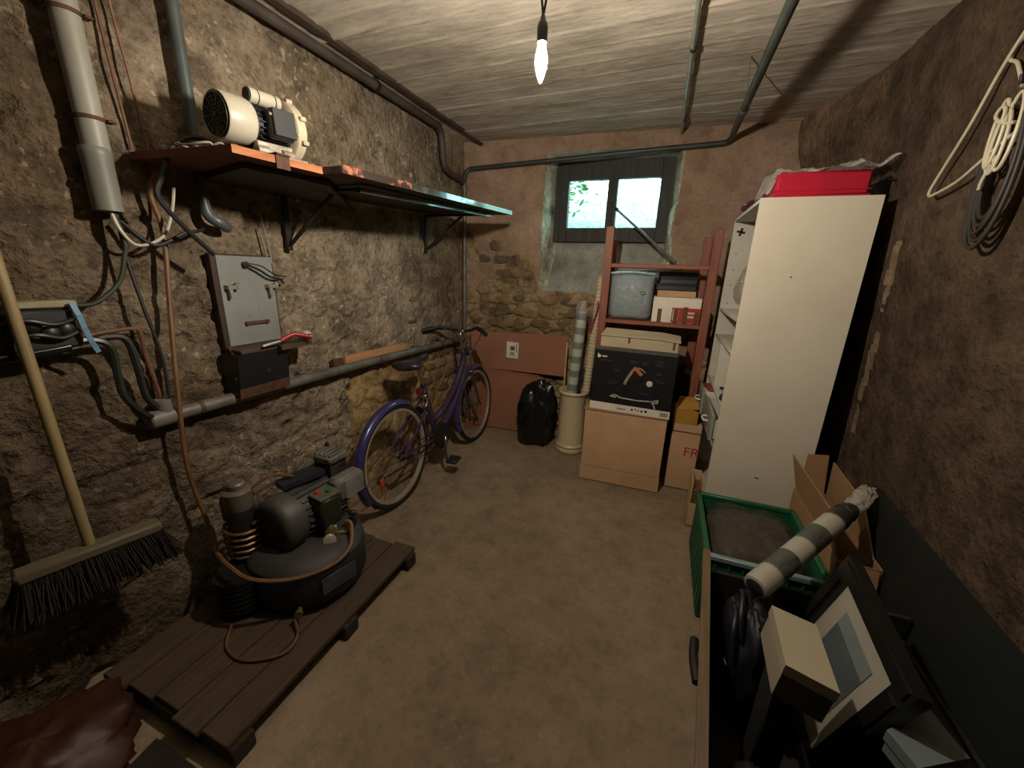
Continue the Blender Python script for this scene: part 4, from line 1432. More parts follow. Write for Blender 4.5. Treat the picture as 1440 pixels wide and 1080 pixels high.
# ------------------------------------------------------------------ red plastic sack near the left wall
def lump(c, r, seed, amp=0.16, nu=40, nv=24, flat=0.0, freq=2.2, boxy=0):
    from mathutils import noise as mn
    off = Vector((seed * 7.1, seed * 3.3, seed * 1.7))

    def fn(d):
        a = mn.noise(d * freq + off) * amp + mn.noise(d * freq * 2.7 + off) * amp * 0.45
        rg = abs(mn.noise(d * freq * 4.1 + off * 2))
        return 1 + a - 0.09 * rg
    b = B()
    if boxy:
        g = fn
        fn = lambda d: g(d) / (abs(d.x) ** boxy + abs(d.y) ** boxy + abs(d.z) ** boxy) ** (1 / boxy)
    b.ball(c, r, nu, nv, fn)
    if flat is not None:
        b.v = [(p[0], p[1], max(p[2], flat)) for p in b.v]
    return b


b = lump((-1.46, 0.25, 0.06), (0.20, 0.20, 0.11), 3, 0.25)
single('plastic_sack', b, M('red_brown_plastic', '43200f', '2c150b', 6, 0.55, bmp=0.4, bscale=25), 'crumpled red-brown plastic sack on the floor in the near left corner', 'sack', smooth=1.0)
b = B()
b.quad((-1.31, 0.425, 0.004), (-1.0, 0.42, 0.004), (-0.99, 0.30, 0.004), (-1.29, 0.28, 0.004), 0.03)
single('floor_board', b, wood('dark_board', '2b2119', '1e1712', 'x', 0.8), 'short dark board lying on the floor in front of the pallet', 'plank')

# ------------------------------------------------------------------ back of the cellar
m_card = M('cardboard', 'bf9c76', 'b08d68', 4, 0.85, bmp=0.1)
m_cardr = M('cardboard_red_brown', '94654c', '875a42', 3, 0.85, bmp=0.1)
m_carde = M('cardboard_edge', 'a27c58', '8d6a49', 60, 0.9)
m_tape = M('brown_tape', '6b4a30', '5c3e28', 12, 0.3)
m_white = M('white_print', 'd6cfbd', 'c9c1ae', 5, 0.6)
m_ink = M('black_ink', '1b1a19', '151413', 10, 0.6)
m_inkg = M('grey_ink', '55524c', '4a4742', 10, 0.6)
m_red = M('red_print', 'a8252c', '8f1e25', 8, 0.55)

cs = thing('cardboard_sheet', (-1.2, 3.2, 0), 'large flattened red-brown cardboard sheet with a white sticker leaning on the back wall', 'cardboard')
b = B()
b.quad((-1.615, 3.185, 0.003), (-0.80, 3.225, 0.003), (-0.92, 3.235, 0.545), (-1.60, 3.20, 0.575), 0.006)
obj('lower_panel', b, m_cardr, cs)
b = B()
b.quad((-1.605, 3.192, 0.578), (-0.735, 3.232, 0.575), (-0.725, 3.255, 0.925), (-1.62, 3.210, 0.905), 0.006)
obj('upper_panel', b, m_cardr, cs)
b = B()
b.quad((-1.602, 3.188, 0.572), (-0.95, 3.218, 0.552), (-0.95, 3.220, 0.559), (-1.602, 3.19, 0.579), 0.004)
tag(obj('fold', b, m_carde, cs), 'pale fold line')
b = B()
b.quad((-1.262, 3.198, 0.695), (-1.152, 3.203, 0.69), (-1.152, 3.211, 0.835), (-1.262, 3.206, 0.84), 0.002)
st = obj('sticker', b, m_white, cs)
b = B()
for i, (x0, x1, z0, z1) in enumerate(((-1.225, -1.185, 0.765, 0.80), (-1.23, -1.18, 0.72, 0.726), (-1.225, -1.19, 0.735, 0.745), (-1.172, -1.165, 0.75, 0.82))):
    b.quad((x0, 3.1955 + (z0 - .69) * .05, z0), (x1, 3.1975 + (z0 - .69) * .05, z0), (x1, 3.1975 + (z1 - .69) * .05, z1), (x0, 3.1955 + (z1 - .69) * .05, z1), 0.0015)
obj('print', b, m_inkg, st)

b = lump((-0.905, 3.03, 0.275), (0.163, 0.125, 0.285), 11, 0.17, 64, 40, 0.0, 2.2, boxy=2.7)
b.v = [(p[0] + 0.02 * p[2], p[1], p[2] - 0.0) for p in b.v]
single('garbage_bag', b, M('black_bag_plastic', '121312', '0d0e0d', 10, 0.28, bmp=0.7, bscale=22), 'full black plastic bag standing between the cardboard sheet and the cream vase', 'bag', smooth=1.0)

m_cer = M('cream_ceramic', 'c6b795', 'b8a985', 30, 0.35, bmp=0.1)
va = thing('floor_vase', (-0.60, 3.05, 0), 'tall cream ceramic column vase holding rolls of paper', 'vase')
b = B()
b.lathe([(0.112, 0.0), (0.118, 0.004), (0.118, 0.028), (0.108, 0.036), (0.116, 0.044), (0.120, 0.055), (0.110, 0.066), (0.106, 0.075), (0.106, 0.485), (0.110, 0.497), (0.121, 0.505), (0.123, 0.517), (0.117, 0.526), (0.100, 0.522), (0.097, 0.50), (0.095, 0.05), (0.0, 0.045)], (-0.60, 3.05, 0), n=44, caps=False)
obj('vase_body', b, m_cer, va)


def stripes(name, cols, axis, per, rough=0.5):
    m, nt, b_ = nodes_of(name)
    co = objco(nt)
    sx = nt.nodes.new('ShaderNodeSeparateXYZ')
    nt.links.new(co, sx.inputs[0])
    k = nt.nodes.new('ShaderNodeMath')
    k.operation = 'MULTIPLY'
    k.inputs[1].default_value = 1 / per
    nt.links.new(sx.outputs[axis], k.inputs[0])
    f = nt.nodes.new('ShaderNodeMath')
    f.operation = 'FRACT'
    nt.links.new(k.outputs[0], f.inputs[0])
    r = nt.nodes.new('ShaderNodeValToRGB')
    r.color_ramp.interpolation = 'LINEAR'
    e = r.color_ramp.elements
    e[0].position, e[0].color = 0.44, L(cols[0])
    e[1].position, e[1].color = 0.5, L(cols[1])
    nt.links.new(f.outputs[0], r.inputs[0])
    nt.links.new(r.outputs[0], b_.inputs['Base Color'])
    b_.inputs['Roughness'].default_value = rough
    MATS[name] = m
    return m


def along(p0, p1):
    """rotation whose local z runs from p0 to p1"""
    return (Vector(p1) - Vector(p0)).to_track_quat('Z', 'Y').to_euler()


p0, p1 = Vector((-0.640, 3.045, 0.06)), Vector((-0.585, 3.085, 1.235))
ln = (p1 - p0).length
gr = thing('wrapping_paper_roll', p0, 'roll of green and white banded wrapping paper in clear film standing in the cream vase', 'paper roll', rot=along(p0, p1))
b = B()
b.lathe([(0.040, 0.0), (0.042, 0.02), (0.042, ln - 0.22), (0.038, ln - 0.12), (0.030, ln - 0.08)], n=24)
obj('paper', b, stripes('green_white_bands', ('3f5a47', 'b3b8a4'), 2, 0.115), gr, True)
b = lump((0, 0, 0), (0.047, 0.047, 0.10), 5, 0.25, 26, 18, None)
b.v = [(p[0], p[1], p[2] + ln - 0.09) for p in b.v]
b.lathe([(0.0445, 0.0), (0.0445, ln - 0.16)], n=24, caps=False)
obj('clear_film', b, film('clear_film', 'c4c6be', 0.28), gr, True)
b = B()
b.lathe([(0.022, ln - 0.14), (0.028, ln - 0.07), (0.015, ln - 0.02)], n=14)
tag(obj('crumpled_end', b, M('pink_paper', 'a5837a', '8b6b63', 14, 0.7), gr, True), 'pinkish paper end')

p0, p1 = Vector((-0.525, 3.06, 0.06)), Vector((-0.475, 3.16, 1.425))
ln = (p1 - p0).length
cane = thing('lattice_roll', p0, 'rolled cream lattice mat standing tall in the vase behind the green roll', 'mat', rot=along(p0, p1))
b = B()
b.lathe([(0.030, 0), (0.030, ln)], n=18)
obj('mat', b, M('cream_mat', 'b7a988', 'a39575', 40, 0.7), cane, True)
b = B()
for i in range(int(ln / 0.028)):
    b.lathe([(0.030, -0.0065), (0.0325, -0.005), (0.0325, 0.005), (0.030, 0.0065)], (0, 0, 0.02 + i * 0.028), n=16, caps=False)
o = obj('rib', b, M('cream_rib', 'cbbd9b', 'b6a887', 40, 0.6), cane, True)
o['kind'] = 'stuff'
cable('thin_stick', [(-0.685, 3.055, 0.06), (-0.70, 3.12, 0.9)], 0.008, M('pale_stick', 'b5a27c', '998761', 20, 0.6), 'thin pale stick standing in the vase left of the green roll', 'stick')
cable('dark_tube', [(-0.585, 3.02, 0.06), (-0.545, 3.06, 0.80)], 0.012, m_blk, 'dark tube standing in the vase between the two rolls', 'tube')
cable('red_ribbon', [(-0.52, 3.02, 1.02), (-0.505, 3.015, 1.05), (-0.49, 3.02, 1.12), (-0.475, 3.04, 1.19), (-0.47, 3.06, 1.24)], 0.007, M('red_ribbon', '8f2230', '761a27', 12, 0.35), 'curved dark red ribbon by the top of the cream lattice roll', 'ribbon')

# rack of red-brown wood
m_rack = wood('rack_red_wood', '8a4f38', '6f3c29', 'z', 0.55, bmp=0.2)
m_rackx = wood('rack_red_wood_cross', '8a4f38', '6f3c29', 'x', 0.55, bmp=0.2)
rk = thing('storage_rack', (-0.05, 3.1, 0), 'red-brown wooden rack with open shelves below the window', 'rack')
for x, y, zt in ((-0.418, 2.985, 1.765), (0.272, 2.985, 1.745), (-0.418, 3.27, 1.70), (0.235, 3.27, 1.72)):
    b = B()
    b.span(x - 0.028, x + 0.028, y - 0.016, y + 0.016, 0.0, zt)
    obj('upright', b, m_rack, rk)
for zz in (1.505, 1.112, 0.5):
    b = B()
    b.span(-0.43, 0.285, 2.972, 2.992, zz - 0.014, zz + 0.014)
    obj('front_rail', b, m_rackx, rk)
    b = B()
    b.span(-0.43, 0.285, 3.262, 3.282, zz - 0.014, zz + 0.014)
    obj('back_rail', b, m_rackx, rk)
for zz, n in ((1.112, 4), (0.5, 4)):
    for i in range(n):
        b = B()
        y = 3.0 + i * 0.069
        b.span(-0.39, 0.245, y, y + 0.055, zz + 0.0, zz + 0.014, 0.002)
        obj('slat', b, m_rackx, rk)
for x in (-0.418, 0.272):
    for zz in (1.505, 1.112, 0.5):
        b = B()
        b.span(x - 0.012, x + 0.012, 2.99, 3.27, zz - 0.018, zz + 0.006)
        obj('side_rail', b, m_rack, rk)
SZ = 1.1265
# bedding bag
bb = thing('bedding_bag', (-0.24, 3.09, SZ), 'blue-grey bedding folded in a clear zip bag on the rack shelf', 'bag')
b = B()
b.box((-0.235, 3.09, SZ + 0.165), (0.285, 0.17, 0.32), None, 0.045)
o = obj('bedding', b, M('blue_grey_fabric', '6c7a80', '59666c', 9, 0.8, bmp=0.5, bscale=14), bb, smooth=1.2)
b = B()
b.box((-0.235, 3.085, SZ + 0.172), (0.298, 0.185, 0.34), None, 0.03)
obj('clear_bag', b, film('bag_film', 'c4ced0', 0.36, 0.08), bb, smooth=1.2)
b = B()
pp = [(-0.380, 2.992, SZ + 0.325), (-0.235, 2.990, SZ + 0.335), (-0.090, 2.992, SZ + 0.325), (-0.090, 3.175, SZ + 0.33), (-0.235, 3.178, SZ + 0.335), (-0.380, 3.175, SZ + 0.33)]
b.tube(pp, 0.008, 8, 4, True)
obj('zip_piping', b, M('pale_blue_piping', '9db4bd', '839aa3', 20, 0.4), bb)
b = B()
b.lathe([(0.020, 0), (0.020, 0.002)], (-0.155, 2.9905, SZ + 0.195), (0, -1, 0), 20)
b.v = [(-0.155 + (p[0] + 0.155) * 1.0, p[1], SZ + 0.195 + (p[2] - SZ - 0.195) * 0.55) for p in b.v]
lg = obj('round_logo', b, m_ink, bb)
b = B()
b.box((-0.155, 2.9875, SZ + 0.195), (0.024, 0.001, 0.006), (0, -0.2, 0), 0)
obj('logo_line', b, m_white, lg)
# white box with red print and brown tape
wb = thing('white_carton', (0.09, 3.08, SZ), 'long white carton with red print and brown tape strips on the rack shelf', 'box')
b = B()
b.span(-0.075, 0.238, 2.995, 3.17, SZ, SZ + 0.175, 0.003)
obj('carton', b, m_white, wb)
b = B()
b.span(0.055, 0.235, 2.9925, 2.996, SZ + 0.005, SZ + 0.108, 0)
rp_ = obj('red_panel', b, m_red, wb)
b = B()
b.span(0.063, 0.100, 2.991, 2.994, SZ + 0.02, SZ + 0.095, 0)
obj('white_window', b, m_white, rp_)
b = B()
b.lathe([(0.011, 0), (0.011, 0.001)], (0.083, 2.9905, SZ + 0.07), (0, -1, 0), 14)
b.span(0.078, 0.088, 2.9895, 2.992, SZ + 0.03, SZ + 0.065, 0)
obj('pictogram', b, m_ink, rp_)
b = B()
for i, w_ in enumerate((0.045, 0.055)):
    for j in range(5):
        b.span(0.160 + j * w_ / 5, 0.160 + (j + 0.7) * w_ / 5, 2.991, 2.994, SZ + 0.068 - i * 0.026, SZ + 0.082 - i * 0.026, 0)
obj('print_line', b, m_white, rp_)
for x0, x1, z1 in ((-0.038, -0.012, 0.095), (0.068, 0.098, 0.10), (0.128, 0.158, 0.115), (0.20, 0.225, 0.08)):
    b = B()
    b.span(x0, x1, 2.9885, 2.991, SZ + 0.002, SZ + z1, 0.0005)
    obj('tape_strip', b, m_tape, wb)
# box with black trays behind
bx = thing('brown_carton', (0.09, 3.22, SZ), 'small brown carton behind the white carton on the rack shelf', 'box')
b = B()
b.span(-0.06, 0.204, 3.178, 3.25, SZ, SZ + 0.215, 0.003)
obj('carton', b, m_card, bx)
b = B()
b.span(0.06, 0.11, 3.176, 3.252, SZ + 0.2145, SZ + 0.216, 0)
obj('tape_strip', b, m_tape, bx)
m_tray = M('black_tray', '24282a', '191c1e', 8, 0.35)
zt = SZ + 0.2165
for i in range(3):
    b = B()
    b.span(-0.085 + 0.01 * i, 0.200, 3.175, 3.25, zt + i * 0.045, zt + i * 0.045 + 0.036, 0.004)
    b.span(-0.095 + 0.01 * i, 0.204, 3.168, 3.25, zt + i * 0.045 + 0.036, zt + i * 0.045 + 0.0445, 0.002)
    single('plastic_tray', b, m_tray, ('bottom', 'middle', 'top')[i] + ' one of three flat black plastic trays stacked behind the white carton', 'tray', 'stacked black trays')
# iron bar propping the window
pb = thing('window_bar', (-0.2, 3.2, 1.52), 'thin grey metal bar slanting from the window down to the rack rail', 'bar')
b = B()
b.tube([(-0.468, 3.515, 1.955), (0.035, 2.995, 1.532)], 0.0095, 10, 1)
obj('rod', b, M('grey_bar', '7d8280', '5c605e', 10, 0.4, 0.4), pb)
b = B()
b.lathe([(0.013, 0), (0.013, 0.03)], (-0.468, 3.515, 1.955), (0.505, -0.52, -0.423), 12)
obj('end_cap', b, m_dark, pb)

# big brown carton with the black box on top
bc = thing('large_carton', (-0.14, 2.78, 0), 'large closed brown carton on the floor under the black box', 'box')
b = B()
b.prism([(-0.418, 2.605, 0.11), (0.118, 2.615, 0.11), (0.122, 2.955, 0.11), (-0.415, 2.955, 0.11)], (0, 0, 0.43))
obj('carton', b, m_card, bc)
b = B()
b.prism([(-0.422, 2.600, 0.0), (0.122, 2.610, 0.0), (0.126, 2.958, 0.0), (-0.419, 2.958, 0.0)], (0, 0, 0.105))
obj('bottom_tray', b, m_card, bc)
b = B()
b.prism([(-0.428, 2.598, 0.535), (0.126, 2.608, 0.535), (0.13, 2.962, 0.535), (-0.425, 2.962, 0.535)], (0, 0, 0.010))
obj('lid', b, m_carde, bc)
TZ = 0.5455
FXa, FXb, FYa, FYb = Vector((-0.395, 2.618, TZ)), Vector((0.125, 2.600, TZ)), 0, 0
ux = (FXb - FXa).normalized()
ny = Vector((ux.y, -ux.x, 0))           # towards the camera
vb = thing('appliance_box', (-0.13, 2.7, TZ), 'black appliance box with a machine pictured on its front, on the large carton', 'box')
m_bbox = M('black_print', '161618', '0f0f11', 10, 0.4)
BH = 0.415


def fpt(s_, t, out=0.0):
    """point on the box front: s across 0..1, t up 0..1"""
    return FXa + (FXb - FXa) * s_ + Vector((0, 0, BH * t)) + ny * out


b = B()
b.prism([fpt(0, 0), fpt(1, 0), fpt(1, 1), fpt(0, 1)], -ny * 0.13)
obj('carton', b, m_bbox, vb)
b = B()
b.prism([fpt(0, 1.001), fpt(1, 1.001), fpt(1, 1.001) - ny * .13, fpt(0, 1.001) - ny * .13], (0, 0, 0.002))
tag(obj('top_panel', b, M('dusty_black', '4a4743', '35332f', 6, 0.55), vb), 'dusty grey top panel')


def flat(name, polys, mat, parent=vb, out=0.0006, lab=None):
    b = B()
    for pl in polys:
        b.prism([fpt(s_, t, 0.0) for s_, t in pl], ny * out)
    o = obj(name, b, mat, parent)
    if lab:
        o['label'] = lab
    return o


def rc(s0, s1, t0, t1):
    return [(s0, t0), (s1, t0), (s1, t1), (s0, t1)]


def stroke(pts, w_):
    out = []
    for (a, c), (e, f) in zip(pts, pts[1:]):
        dx, dy = (e - a) * 1.25, f - c
        l = math.hypot(dx, dy) or 1
        px, py = -dy / l * w_ / 1.25, dx / l * w_
        out.append([(a - px, c - py), (e - px, f - py), (e + px, f + py), (a + px, c + py)])
    return out


def disc(s_, t, r, n=18):
    return [(s_ + r / 1.25 * math.cos(2 * PI * k / n), t + r * math.sin(2 * PI * k / n)) for k in range(n)]


flat('bottom_strip', [rc(0, 1, 0, 0.125)], m_white, lab='white strip along the bottom')
flat('logo', [disc(0.063, 0.895, 0.026), rc(0.045, 0.056, 0.895, 0.94)], m_white, lab='small round white logo')
flat('brand_line', [rc(0.10 + k * 0.011, 0.108 + k * 0.011, 0.885, 0.91) for k in range(6)], m_white)
flat('caption', [rc(a, a + w_, t, t + 0.010) for a, t, w_ in ((0.08, .83, .15), (0.45, .86, .11), (0.45, .83, .09), (0.60, .86, .08), (0.60, .83, .08), (0.75, .90, .10), (0.75, .86, .09), (0.75, .83, .09), (0.77, .72, .07), (0.77, .69, .08), (0.77, .60, .06), (0.80, .57, .10), (0.27, .70, .08), (0.27, .67, .07), (0.22, .50, .11), (0.22, .46, .09), (0.08, .35, .06), (0.62, .36, .11))], M('dim_print', '3b3c3e', '333436', 10, 0.5), lab='small dim captions')
flat('pictured_body', [disc(0.545, 0.62, 0.115), disc(0.66, 0.55, 0.085)], M('picture_dark', '26211f', '1c1816', 14, 0.3), out=0.0005)
flat('pictured_arm', stroke([(0.41, 0.47), (0.45, 0.60), (0.50, 0.72), (0.54, 0.765)], 0.020) + stroke([(0.54, 0.77), (0.60, 0.755), (0.655, 0.70)], 0.010), M('picture_grey', '9a8f85', '5b534c', 26, 0.3), out=0.0009)
flat('pictured_copper', stroke([(0.505, 0.765), (0.56, 0.72), (0.61, 0.655)], 0.026), M('picture_copper', 'c07a45', '9a5c30', 30, 0.3), out=0.0012, lab='copper coloured part of the picture')
flat('pictured_ball', [disc(0.715, 0.535, 0.048)], M('picture_silver', 'cfc4b8', 'a3978a', 14, 0.25), out=0.0011, lab='silver ball of the picture')
flat('pictured_wand', stroke([(0.25, 0.245), (0.30, 0.285), (0.34, 0.27), (0.38, 0.245), (0.60, 0.235), (0.78, 0.255), (0.84, 0.29), (0.835, 0.235), (0.77, 0.235)], 0.010) + stroke([(0.77, 0.235), (0.80, 0.19), (0.815, 0.14)], 0.009) + stroke([(0.26, 0.25), (0.33, 0.245)], 0.012), M('picture_wand', 'b9b1a8', '8d857c', 26, 0.3), out=0.001, lab='long silver wand of the picture')
flat('icon', [disc(0.545, 0.07, 0.018), disc(0.585, 0.085, 0.012), rc(0.61, 0.635, 0.06, 0.075), disc(0.665, 0.065, 0.018), disc(0.715, 0.072, 0.022)], m_ink, out=0.001)
flat('strip_text', [rc(0.36 + k * 0.022, 0.374 + k * 0.022, 0.04, 0.07) for k in range(5)], m_inkg, out=0.001)
flat('barcode', [rc(0.885 + k * 0.0105, 0.885 + k * 0.0105 + (0.007 if k % 3 else 0.004), 0.03, 0.095) for k in range(9)], m_ink, out=0.001)

wc = thing('cream_carton', (-0.13, 2.87, TZ), 'cream carton with a loose lid standing behind the black appliance box', 'box')
m_creamc = M('cream_card', 'b7a888', 'a6977a', 5, 0.75)
b = B()
b.span(-0.385, 0.125, 2.785, 2.945, TZ, 1.03, 0.003)
obj('carton', b, m_creamc, wc)
b = B()
b.quad((-0.385, 2.775, 1.032), (0.0, 2.775, 1.032), (0.02, 2.95, 1.055), (-0.375, 2.95, 1.06), 0.006)
b.quad((0.0, 2.775, 1.032), (0.135, 2.775, 1.02), (0.135, 2.95, 1.04), (0.02, 2.95, 1.055), 0.006)
obj('lid_flap', b, M('cream_card_top', 'c3b697', 'b0a384', 5, 0.75), wc)
b = B()
b.span(-0.20, -0.185, 2.782, 2.786, 0.99, 1.032, 0)
b.span(0.09, 0.105, 2.782, 2.786, 0.97, 1.02, 0)
obj('tape_strip', b, m_tape, wc)

fx = thing('fragile_carton', (0.255, 2.87, 0), 'tall narrow brown carton with red letters FR between the large carton and the white cabinet', 'box')
b = B()
b.span(0.165, 0.345, 2.735, 2.95, 0.0, 0.485, 0.003)
obj('carton', b, m_card, fx)
b = B()
b.span(0.165, 0.345, 2.7325, 2.7355, 0.425, 0.432, 0)
tag(obj('worn_band', b, M('scuffed_card', '5d4330', None, 40, 0.9), fx), 'scuffed line across the front')


def text_mesh(name, s, size, loc, rot, mat, parent, ext=0.0004):
    cu = bpy.data.curves.new(name, 'FONT')
    cu.body = s
    cu.size = size
    cu.extrude = ext
    t = bpy.data.objects.new(name, cu)
    COL.objects.link(t)
    bpy.context.view_layer.update()
    me = bpy.data.meshes.new_from_object(t.evaluated_get(bpy.context.evaluated_depsgraph_get()))
    bpy.data.objects.remove(t)
    me.materials.clear()
    me.materials.append(mat)
    o = bpy.data.objects.new(name, me)
    COL.objects.link(o)
    o.parent = parent
    q = ORI[parent.name]
    o.location = (loc[0] - q[0], loc[1] - q[1], loc[2] - q[2])
    o.rotation_euler = rot
    return o


text_mesh('lettering', 'FR', 0.095, (0.252, 2.7345, 0.255), (PI / 2, 0, 0), m_red, fx)['label'] = 'red capital letters FR'
ye = thing('yellow_packet', (0.26, 2.85, 0.486), 'yellow padded packet lying on the tall narrow carton', 'packet')
b = B()
b.prism([(0.158, 2.735, 0.486), (0.308, 2.735, 0.486), (0.308, 2.735, 0.578), (0.25, 2.735, 0.60), (0.158, 2.735, 0.575)], (0, 0.19, 0))
obj('packet', b, M('yellow_card', 'a97f2e', '967027', 6, 0.6), ye)
b = B()
b.quad((0.155, 2.732, 0.575), (0.308, 2.732, 0.60), (0.306, 2.90, 0.63), (0.19, 2.92, 0.625), 0.004)
obj('flap', b, M('yellow_card_top', 'b0853a', '9c742e', 6, 0.6), ye)
db = lump((0.20, 3.12, 0.66), (0.075, 0.10, 0.155), 21, 0.22, 30, 20, 0.5145)
single('black_cloth_bag', db, M('black_cloth', '191817', '121110', 18, 0.85, bmp=0.4, bscale=30), 'dark cloth bag on the lower rack shelf behind the cartons', 'bag', smooth=1.0)

# ------------------------------------------------------------------ white cabinet
m_cab = M('white_melamine', 'cbc3b0', 'c1b8a4', 2.5, 0.42, bmp=0.03)
m_cabi = M('white_melamine_inside', 'c5c0b1', 'b9b3a3', 3, 0.5)
CX0, CX1, CY0, CY1, CZ = 0.36, 0.83, 2.30, 3.10, 1.815
ca = thing('tall_cabinet', (0.595, 2.7, 0), 'tall white open-fronted cabinet with drawers against the right wall', 'cabinet')
b = B()
b.span(CX0, CX1, CY0, CY0 + 0.018, 0, CZ, 0.0015)
sp = obj('side_panel', b, m_cab, ca)
b = B()
b.span(CX0, CX1, CY1 - 0.018, CY1, 0, CZ, 0.0015)
sp2 = obj('side_panel', b, m_cabi, ca)
b = B()
b.span(CX0, CX1, CY0 + 0.018, CY1 - 0.018, CZ - 0.018, CZ, 0.0015)
obj('top_panel', b, m_cabi, ca)
b = B()
b.span(CX1 - 0.008, CX1 - 0.002, CY0 + 0.018, CY1 - 0.018, 0.02, CZ - 0.018, 0.001)
obj('back_panel', b, m_cabi, ca)
for zz in (1.235, 1.06, 0.76, 0.535, 0.06):
    b = B()
    b.span(CX0 + 0.004, CX1 - 0.008, CY0 + 0.018, CY1 - 0.018, zz - 0.009, zz + 0.009, 0.0015)
    obj('shelf_board', b, m_cabi, ca)
b = B()
b.span(CX0 + 0.004, CX1 - 0.008, 2.74, 2.756, 0.77, 1.05, 0.0015)
obj('divider', b, m_cabi, ca)
b = B()
for ax in (0, 1):
    s_ = (0.05, 0.004, 0.014) if ax == 0 else (0.014, 0.004, 0.05)
    b.box((0.405, CY1 - 0.0195, 1.735), s_, (0, 0.2, 0), 0.001)
tag(obj('hinge_plate', b, m_dark, sp2), 'dark cross-shaped hinge plate')
b = B()
for zz in (1.60, 1.50, 1.40, 1.28):
    b.lathe([(0.004, 0), (0.004, 0.001)], (0.40, CY1 - 0.0185, zz), (0, -1, 0), 8)
b.lathe([(0.004, 0), (0.004, 0.001)], (0.55, CY0 - 0.0003, 1.46), (0, -1, 0), 8)
b.box((0.60, CY0 - 0.0005, 0.39), (0.022, 0.001, 0.006), (0, 0.3, 0), 0)
obj('peg_hole', b, m_dark, sp2)
m_dfr = M('drawer_green_grey', '8b9186', '7c8177', 6, 0.45)
for zz, out, ya, ye_ in ((0.645, 0.032, 2.745, 3.07), (0.63, 0.012, 2.325, 2.725)):
    b = B()
    b.span(CX0 - out - 0.018, CX0 - out, ya, ye_, zz - 0.075, zz + 0.075, 0.002)
    dr = obj('drawer', b, m_dfr, ca)
    b = B()
    xa = CX0 - out
    b.span(xa, xa + 0.40, ya + 0.012, ya + 0.024, zz - 0.06, zz + 0.045, 0.001)
    b.span(xa, xa + 0.40, ye_ - 0.024, ye_ - 0.012, zz - 0.06, zz + 0.045, 0.001)
    b.span(xa + 0.39, xa + 0.40, ya + 0.012, ye_ - 0.012, zz - 0.06, zz + 0.045, 0.001)
    b.span(xa, xa + 0.40, ya + 0.012, ye_ - 0.012, zz - 0.066, zz - 0.058, 0.001)
    obj('drawer_box', b, m_cabi, dr)
    b = B()
    yh = (ya + ye_) / 2 - 0.03
    b.tube([(xa - 0.018, yh - 0.045, zz), (xa - 0.040, yh - 0.04, zz), (xa - 0.045, yh, zz), (xa - 0.040, yh + 0.04, zz), (xa - 0.018, yh + 0.045, zz)], 0.006, 8, 4)
    obj('handle', b, M('white_handle', 'd8d3c6', 'cbc6b8', 10, 0.3), dr)
# things in the cabinet
b = lump((0.53, 2.76, 1.40), (0.145, 0.25, 0.17), 31, 0.14, 40, 26, 1.2445)
single('clear_bag', b, film('cabinet_bag_film', 'b4a89a', 0.5, 0.2), 'clear plastic bag filled with pale things on the upper cabinet shelf', 'bag', smooth=1.0)
b = lump((0.55, 2.78, 1.35), (0.10, 0.18, 0.115), 33, 0.2, 30, 20, 1.245)
single('stuffed_toy', b, M('pink_white_fabric', 'b7a093', '9a7f76', 7, 0.85), 'pale pinkish soft bundle inside the clear bag in the cabinet', 'bundle', smooth=1.0)
b = B()
b.box((0.44, 2.55, 1.083), (0.06, 0.09, 0.028), None, 0.010)
b.box((0.425, 2.55, 1.099), (0.02, 0.05, 0.003), None, 0.001)
single('black_gadget', b, m_blk, 'small black gadget on the second cabinet shelf', 'gadget')
b = B()
b.box((0.42, 2.91, 0.655), (0.20, 0.24, 0.11), None, 0.004)
single('white_booklets', b, m_white, 'white stack of booklets lying in the far open drawer', 'booklets')
b = B()
b.box((0.39, 2.89, 0.7245), (0.10, 0.14, 0.028), (0, 0, 0.2), 0.006)
single('red_pouch', b, M('dull_red_cloth', '8d4038', '733029', 10, 0.7), 'dull red pouch lying on the booklets in the far open drawer', 'pouch')
b = B()
b.tube([(0.375, 2.42, 0.775), (0.37, 2.43, 0.79), (0.40, 2.50, 0.80), (0.42, 2.60, 0.795), (0.40, 2.68, 0.78)], 0.009, 8)
single('blue_cord', b, M('dark_blue_cord', '23263f', '1a1c30', 14, 0.6), 'dark blue cord lying on a middle cabinet shelf', 'cord')

# red case and film on top of the cabinet
rc_ = thing('red_case', (0.60, 2.47, CZ), 'bright red plastic case on top of the white cabinet', 'case')
m_redc = M('red_case_plastic', 'b01f35', 'a01c30', 4, 0.3)
b = B()
b.box((0.595, 2.47, CZ + 0.055), (0.365, 0.30, 0.110), None, 0.014)
obj('case_body', b, m_redc, rc_)
b = B()
b.box((0.595, 2.47, CZ + 0.030), (0.371, 0.306, 0.006), None, 0.002)
b.box((0.595, 2.47, CZ + 0.006), (0.371, 0.306, 0.008), None, 0.002)
obj('rim', b, m_redc, rc_)


def drape(name, fn, nu, nv, mat, label, cat, th=0.002):
    b = B()
    P = [[Vector(fn(i / nu, j / nv)) for i in range(nu + 1)] for j in range(nv + 1)]
    vs = [p for r in P for p in r]
    fs = []
    for j in range(nv):
        for i in range(nu):
            o_ = j * (nu + 1) + i
            fs.append([o_, o_ + 1, o_ + nu + 2, o_ + nu + 1])
    b.add(vs, fs)
    return single(name, b, mat, label, cat, smooth=2.0, recalc=False)


m_cov = film('cover_film', 'd8d6cc', 0.6, 0.15)


